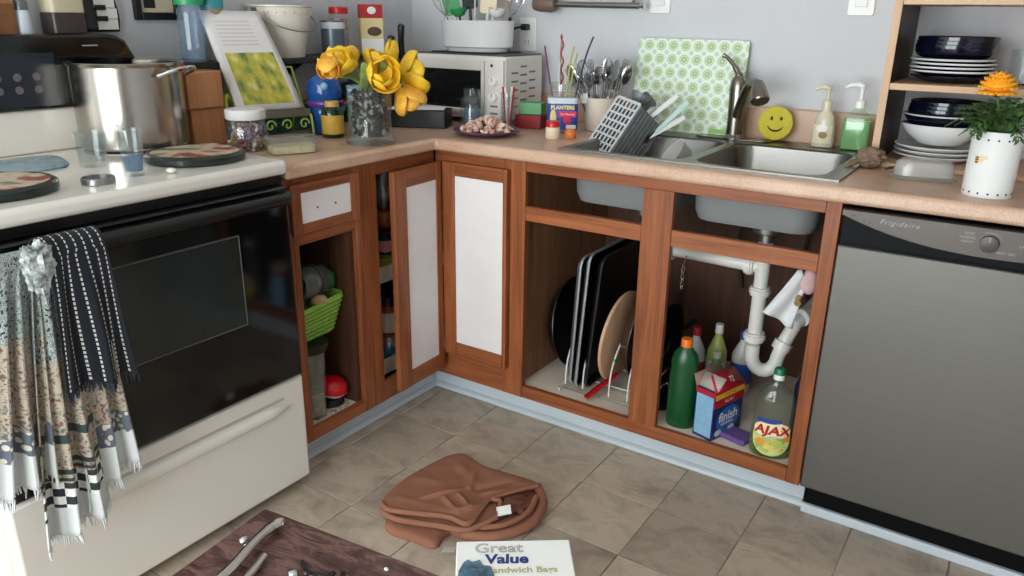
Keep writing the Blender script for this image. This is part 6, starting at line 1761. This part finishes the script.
def navy_mat():
    m, nt, b = new_mat('navy_striped_towel')
    uv = node(nt, 'ShaderNodeUVMap'); sep = node(nt, 'ShaderNodeSeparateXYZ'); nt.links.new(uv.outputs[0], sep.inputs[0])
    def M(op, a, b_=0.0):
        n = node(nt, 'ShaderNodeMath', operation=op)
        for i, x in enumerate((a, b_)):
            if isinstance(x, (int, float)): n.inputs[i].default_value = x
            else: nt.links.new(x, n.inputs[i])
        return n.outputs[0]
    u, v = sep.outputs['X'], sep.outputs['Y']
    s1 = M('LESS_THAN', M('ABSOLUTE', M('SUBTRACT', M('FRACT', M('MULTIPLY', u, 7)), .5)), .085)
    s2 = M('LESS_THAN', M('FRACT', M('MULTIPLY', v, 48)), .62)
    f = M('MULTIPLY', s1, s2)
    mx = node(nt, 'ShaderNodeMix', data_type='RGBA'); mx.inputs['A'].default_value = lin((20, 24, 34)); mx.inputs['B'].default_value = lin((206, 206, 200))
    nt.links.new(f, mx.inputs['Factor']); nt.links.new(mx.outputs['Result'], b.inputs['Base Color']); b.inputs['Roughness'].default_value = .9
    return m
HX, HZ, HR = .704, .850, .0145
def towel(name, label, ytop, ybot, length, back, folds, amp, m, off=0.0, seed=0, fringe=None, bottom_skew=0.0):
    t = thing(name, label, 'towel', (HX, (ytop[0] + ytop[1]) / 2, HZ), group='towels hanging on the oven handle')
    Rt = root_matrix(t).inverted()
    r_ = HR + off; arc = pi * r_; tot = back + arc + length
    def f(u, v):
        s = v * tot
        w = max(0, min(1, (s - back - arc) / length))
        ph = folds * 2 * pi * u + seed
        y = (ytop[0] + (ytop[1] - ytop[0]) * u) * (1 - w ** .75) + (ybot[0] + (ybot[1] - ybot[0]) * u) * w ** .75
        fold = amp * (.30 + .70 * w) * (sin(ph) + .4 * sin(2.3 * ph + 1))
        if s < back: return Rt @ Vector((HX - r_ + .1 * fold, y, HZ - (back - s)))
        if s < back + arc:
            a = pi - (s - back) / r_
            return Rt @ Vector((HX + r_ * cos(a) + .1 * fold * (.5 - .5 * cos(a)), y, HZ + r_ * sin(a)))
        d_ = s - back - arc
        x = HX + r_ + max(fold, -.55 * r_ - .004) * min(1, d_ / .08) + .004 * w
        return Rt @ Vector((x, y + .004 * sin(ph * .7 + w * 3), HZ - d_ * (1 - bottom_skew * (u - .5)) - .006 * w * sin(ph)))
    o = MB().grid(f, 56, 60).build('cloth', m, t, solid=.0022, fix=False)
    if fringe:
        random.seed(seed + 2); b = MB()
        for k in range(46):
            u = (k + random.random()) / 46; p = Vector(f(u, 1)); L_ = random.uniform(.012, .026)
            b.tube([p, p + Vector((random.uniform(-.004, .004), random.uniform(-.005, .005), -L_))], [.0022, .0010], 5)
        fo = b.build('fringe', fringe, t); fo['kind'] = 'stuff'
    return t
M_fr = mat('fringe_white', (208, 213, 214), .9)
towel('kitchen_towel', 'pale printed towel at the far left of the oven handle', (-1.945, -1.875), (-2.06, -1.915), .425, .10, 3, .016, print_mat(2), .0, 1.0, M_fr)
towel('kitchen_towel', 'long printed towel with checkered band hanging to the drawer', (-1.885, -1.825), (-1.960, -1.82), .555, .10, 2.5, .017, print_mat(1), .004, 2.2, M_fr, .05)
towel('kitchen_towel', 'printed towel showing below the dark striped towel', (-1.835, -1.775), (-1.870, -1.758), .490, .10, 2.2, .013, print_mat(3), .0, .4, M_fr, .10)
towel('striped_towel', 'short dark navy towel with white dashed stripes on the oven handle', (-1.862, -1.752), (-1.876, -1.732), .268, .09, 2.0, .008, navy_mat(), .015, .8, mat('fringe_navy', (40, 46, 58), .9), -.05)
gt = thing('gathered_cloth', 'white and green cloth bunched at the top of the oven handle', 'cloth', (HX + .014, -1.874, HZ + .014))
def gat(u, v):
    a = 2 * pi * u; p = pi * v
    d_ = Vector((cos(a) * sin(p), sin(a) * sin(p), cos(p))); r_ = 1 + .5 * noise.noise(d_ * 2.6 + Vector((9, 2, 4))) + .3 * noise.noise(d_ * 6)
    return Vector((.014 * d_.x * r_ + .012, .026 * d_.y * r_, .046 * d_.z * r_ - .028 ))
MB().grid(gat, 36, 22, wrap=True).build('bunch', mat('white_green_print', (222, 226, 226), .9, col2=(36, 66, 62), scale=75), gt)

# ------------------------------------------------------------------ brown garment folded on the floor
SH_FLAP = [(0.944, -1.248), (0.977, -1.276), (1.045, -1.269), (1.115, -1.258), (1.11, -1.204), (1.128, -1.125), (1.007, -1.1), (0.917, -1.162)]
SH_LOBE = [(1.068, -1.177), (1.115, -1.19), (1.17, -1.182), (1.227, -1.142), (1.276, -1.053), (1.251, -0.958), (1.176, -0.876), (1.086, -0.926), (1.052, -1.069)]
SH_MID = [(0.924, -1.237), (0.99, -1.244), (1.091, -1.204), (1.16, -1.172), (1.194, -1.097), (1.204, -1.026), (1.191, -0.92), (1.075, -0.909), (0.917, -0.987), (0.906, -1.149)]
SH_TOP = [(0.919, -1.237), (0.958, -1.253), (1.037, -1.219), (1.104, -1.188), (1.162, -1.188), (1.169, -1.163), (1.158, -1.103), (1.154, -1.062), (1.184, -0.996), (1.217, -0.932), (1.181, -0.922), (1.107, -0.931), (1.034, -0.937), (0.956, -0.919), (0.924, -0.949), (0.912, -0.99), (0.897, -1.096), (0.902, -1.176)]
M_brn = mat('rust_brown_jersey', (146, 99, 79), .92, col2=(153, 106, 85), scale=14, bump=.25, bscale=420, spec=.2)
M_brn2 = mat('sweater_lining', (98, 56, 44), .9, col2=(120, 72, 56), scale=30)
shirt = thing('brown_sweater', 'rust brown sweater folded in a heap on the tile floor', 'sweater', (1.07, -1.08, 0.0008))
def layer(nm, pts, z0, th, amp, m, seed, ridges=()):
    o = [(p.x, p.y) for p in catmull([(x, y, 0) for x, y in pts], 8, True)]
    def fn(x, y):
        v = amp * noise.noise(Vector((x * 9 + seed, y * 9, seed))) + amp * .5 * noise.noise(Vector((x * 26, y * 26 + seed, 2)))
        for (ax, ay, bx_, by_, h_, w_) in ridges:
            A, B, P_ = Vector((ax, ay)), Vector((bx_, by_)), Vector((x, y)); d_ = B - A
            t_ = max(0, min(1, (P_ - A).dot(d_) / d_.length_squared)); dd = (P_ - (A + d_ * t_)).length
            v += h_ * math.exp(-(dd / w_) ** 2) * (.35 + .65 * sin(pi * min(1, t_ + .15)))
        return v
    return MB().slab(o, z0, th, fn, rings=44).build(nm, m, shirt, world=True, ang=60)
def hem(pts, r, m=None):
    MB().tube(catmull(pts, 6), r, 8).build('hem', m or M_brn, shirt, world=True, ang=70)
layer('lower_fold', SH_FLAP, .001, .022, .002, M_brn, 1)
layer('lower_fold', SH_LOBE, .001, .026, .003, M_brn, 5, ((1.09, -1.15, 1.22, -1.10, .006, .010), (1.12, -1.17, 1.24, -1.08, -.005, .008)))
SHM = [(.920, -1.245), (.985, -1.254), (1.088, -1.214), (1.165, -1.184), (1.200, -1.105), (1.204, -1.026), (1.191, -0.92), (1.075, -0.915), (0.925, -0.987), (0.912, -1.149)]
layer('middle_fold', SHM, .026, .014, .002, M_brn, 9)
layer('upper_fold', SH_TOP, .045, .012, .004, M_brn, 3, ((1.00, -1.165, 1.075, -1.055, .009, .007), (1.075, -1.055, 1.045, -.985, .008, .008), (1.07, -1.10, 1.135, -1.13, .010, .007), (1.045, -1.13, 1.12, -1.165, .008, .007),
    (.98, -.98, 1.09, -1.03, .004, .018), (1.10, -1.175, 1.16, -1.09, .009, .009), (.94, -1.2, 1.05, -1.175, .003, .012), (1.09, -1.05, 1.15, -.97, -.008, .009), (1.12, -1.06, 1.17, -1.00, .007, .008), (.93, -1.10, 1.00, -1.08, .003, .014)))
hem([(.922, -1.236, .050), (.958, -1.249, .051), (1.037, -1.217, .052), (1.104, -1.187, .052), (1.158, -1.186, .053), (1.167, -1.160, .053)], .0075)
hem([(.924, -1.243, .033), (.985, -1.251, .034), (1.088, -1.212, .034), (1.163, -1.183, .036), (1.198, -1.105, .040)], .0085)
hem([(1.198, -1.105, .044), (1.18, -1.06, .056), (1.158, -1.062, .058), (1.19, -.995, .058), (1.219, -.938, .052)], .006)
hem([(1.150, -1.187, .018), (1.225, -1.145, .019), (1.272, -1.055, .020), (1.254, -.965, .024), (1.205, -.915, .034)], .013)
hem([(1.165, -1.165, .030), (1.225, -1.115, .033), (1.250, -1.04, .035), (1.235, -.97, .040)], .008)
b = MB().grid(lambda u, v: (lambda d_: Vector((1.198, -1.030, .038)) + Vector((d_.x * .040, d_.y * .048, d_.z * .014)) * (1 + .45 * noise.noise(d_ * 2.5)))(Vector((cos(2 * pi * u) * sin(pi * v), sin(2 * pi * u) * sin(pi * v), cos(pi * v)))), 30, 16, wrap=True)
b.build('bunched_lining', M_brn2, shirt, world=True)
for c, a, b_, d_ in (((1.208, -1.085, .054), (.014, .012, .003), (-.008, .009, .005), (0, 0, .0008)), ((1.160, -1.255, .020), (.012, -.020, .010), (.012, .009, 0), (.001, 0, .001))):
    MB().obox(c, a, b_, d_).build('white_label', M_paper, shirt, world=True)

# ------------------------------------------------------------------ low table in the foreground with tools and bag carton
def tabletop_mat():
    m, nt, b = new_mat('streaky_red_brown_top')
    tc = node(nt, 'ShaderNodeTexCoord'); mp = node(nt, 'ShaderNodeMapping'); mp.inputs['Scale'].default_value = (7, 22, 1); mp.inputs['Rotation'].default_value = (0, 0, .7)
    nt.links.new(tc.outputs['Object'], mp.inputs[0])
    nz = node(nt, 'ShaderNodeTexNoise'); nz.inputs['Scale'].default_value = 1.3; nz.inputs['Detail'].default_value = 7; nz.inputs['Distortion'].default_value = 2.2; nz.inputs['Roughness'].default_value = .65
    nt.links.new(mp.outputs[0], nz.inputs['Vector'])
    r = ramp(nt, nz.outputs[0], [(.32, (52, 32, 30)), (.48, (88, 58, 54)), (.58, (122, 90, 84)), (.70, (66, 42, 39))])
    nt.links.new(r.outputs[0], b.inputs['Base Color']); b.inputs['Roughness'].default_value = .28
    bp = node(nt, 'ShaderNodeBump'); bp.inputs['Strength'].default_value = .35; bp.inputs['Distance'].default_value = .004
    nt.links.new(nz.outputs[0], bp.inputs['Height']); nt.links.new(bp.outputs[0], b.inputs['Normal'])
    return m
tt_ = radians(6.2); TL = .60; TZ = .47
tbl = thing('low_table', 'low table with glossy streaked red-brown top in the foreground', 'table', (1.194, -1.798, 0), tt_)
MB().box(0, TL, -TL, 0, TZ - .028, TZ).build('tabletop', tabletop_mat(), tbl, bev=.006, seg=3)
M_dkw = wood('dark_table_wood', (50, 28, 24), (78, 46, 40), 'Z')
for x in (.04, TL - .08):
    for y in (-.08, -TL + .04): MB().box(x, x + .04, y, y + .04, 0, TZ - .0285).build('leg', M_dkw, tbl, bev=.003)
for y in (-.07, -TL + .05): MB().box(.081, TL - .081, y, y + .018, TZ - .09, TZ - .0285).build('apron', M_dkw, tbl)
pl_ = thing('pliers', 'steel pliers lying on the low table', 'pliers', (1.285, -1.91, TZ + .0005))
M_tool = mat('worn_steel', (206, 200, 192), .2, 1.0)
A_ = [(.015, -.09, .010), (.006, -.03, .013), (-.012, .03, .016), (-.022, .072, .014), (-.018, .088, .012)]
MB().tube(catmull(A_, 6), [.0085, .0085, .009, .010, .0085], 10, flat=.75).build('handle', M_tool, pl_)
MB().tube(catmull([(.055, -.09, .008), (.036, -.02, .009), (.020, .02, .009)], 6), [.008, .0075, .007], 10, flat=.75).build('handle', M_tool, pl_)
MB().ell((-.022, .083, .012), (.011, .013, .010), 16, 10).build('jaw', M_tool, pl_)
MB().ell((-.034, .025, .010), (.008, .008, .008), 14, 10).build('pivot_bolt', M_chrome, pl_)
bt2 = thing('bent_wrench', 'small dark hex keys lying on the low table', 'hex key', (1.402, -1.872, TZ + .0005))
for dx, a in ((0, .3), (.025, .9), (-.022, -.4)):
    ca, sa = cos(a), sin(a)
    MB().tube(catmull([(dx - .022 * ca, -.022 * sa, .005), (dx, 0, .005), (dx + .018 * ca, .018 * sa, .006), (dx + .022 * ca - .012 * sa, .022 * sa + .012 * ca, .007)], 4), .0038, 8).build('key', M_bh, bt2)
MB().ell((-.03, -.02, .007), (.010, .008, .007), 12, 8).build('socket_bit', M_chrome, bt2)
tag(MB().ell((0, 0, .0025), (.004, .003, .0025), 10, 6).build('white_crumb', M_paper), 'tiny white crumb on the low table edge', 'crumb', loc=(1.475, -1.800, TZ))
# white carton of sandwich bags
e1 = Vector((.1285, .0945, 0)).normalized(); ea = atan2(e1.y, e1.x)
TBX = Vector((1.610, -1.798, TZ + .0005))
bg_ = thing('bag_carton', 'white carton of sandwich bags with torn opening on the low table', 'carton', tuple(TBX), ea)
CW, CD, CH = .157, .12, .110
M_cart = mat('white_carton', (238, 238, 236), .55)
MB().box(0, CW, -CD, 0, 0, CH).build('carton', M_cart, bg_, bev=.0015)
tmap = lambda x, y: (lambda u, v: Vector((x + u, y + v, CH + .0006)))
# lettering reads along the top from the near side
M_navyp = mat('print_navy', (36, 52, 120), .5); M_olive = mat('print_olive', (176, 176, 120), .5)
text('lettering', 'Value', .026, tmap(.068, -.040), M_navyp, bg_, bold=.0009, font_shear=.05)
def outline_text(body, size, fn):
    text('lettering', body, size, fn, M_print, bg_, bold=.0004)
    text('lettering', body, size, lambda u, v: fn(u, v) + Vector((0, 0, .0004)), M_cart, bg_, bold=-.0009)
outline_text('Great', .028, tmap(.058, -.017))
text('lettering', 'Sandwich Bags', .016, tmap(.088, -.062), M_olive, bg_, bold=.0003)
# torn hole showing the bags inside
hp = [(.004, -.062), (.010, -.046), (.016, -.040), (.022, -.045), (.032, -.041), (.036, -.052), (.046, -.054), (.050, -.070), (.058, -.11), (.001, -.11)]
MB().prism(hp, CH + .0008, CH + .0014).build('torn_opening', mat('opening_dark_blue', (46, 68, 84), .6, col2=(96, 130, 150), scale=30), bg_)
MB().grid(lambda u, v: Vector((.012 + .036 * u, -.10 + .04 * v, CH + .002 + .006 * sin(u * 5) * sin(v * 3))), 10, 8).build('bag_film', thin_glass('bag_film', (190, 214, 226), rough=.1, body=.25, body_col=(120, 170, 196)), bg_)
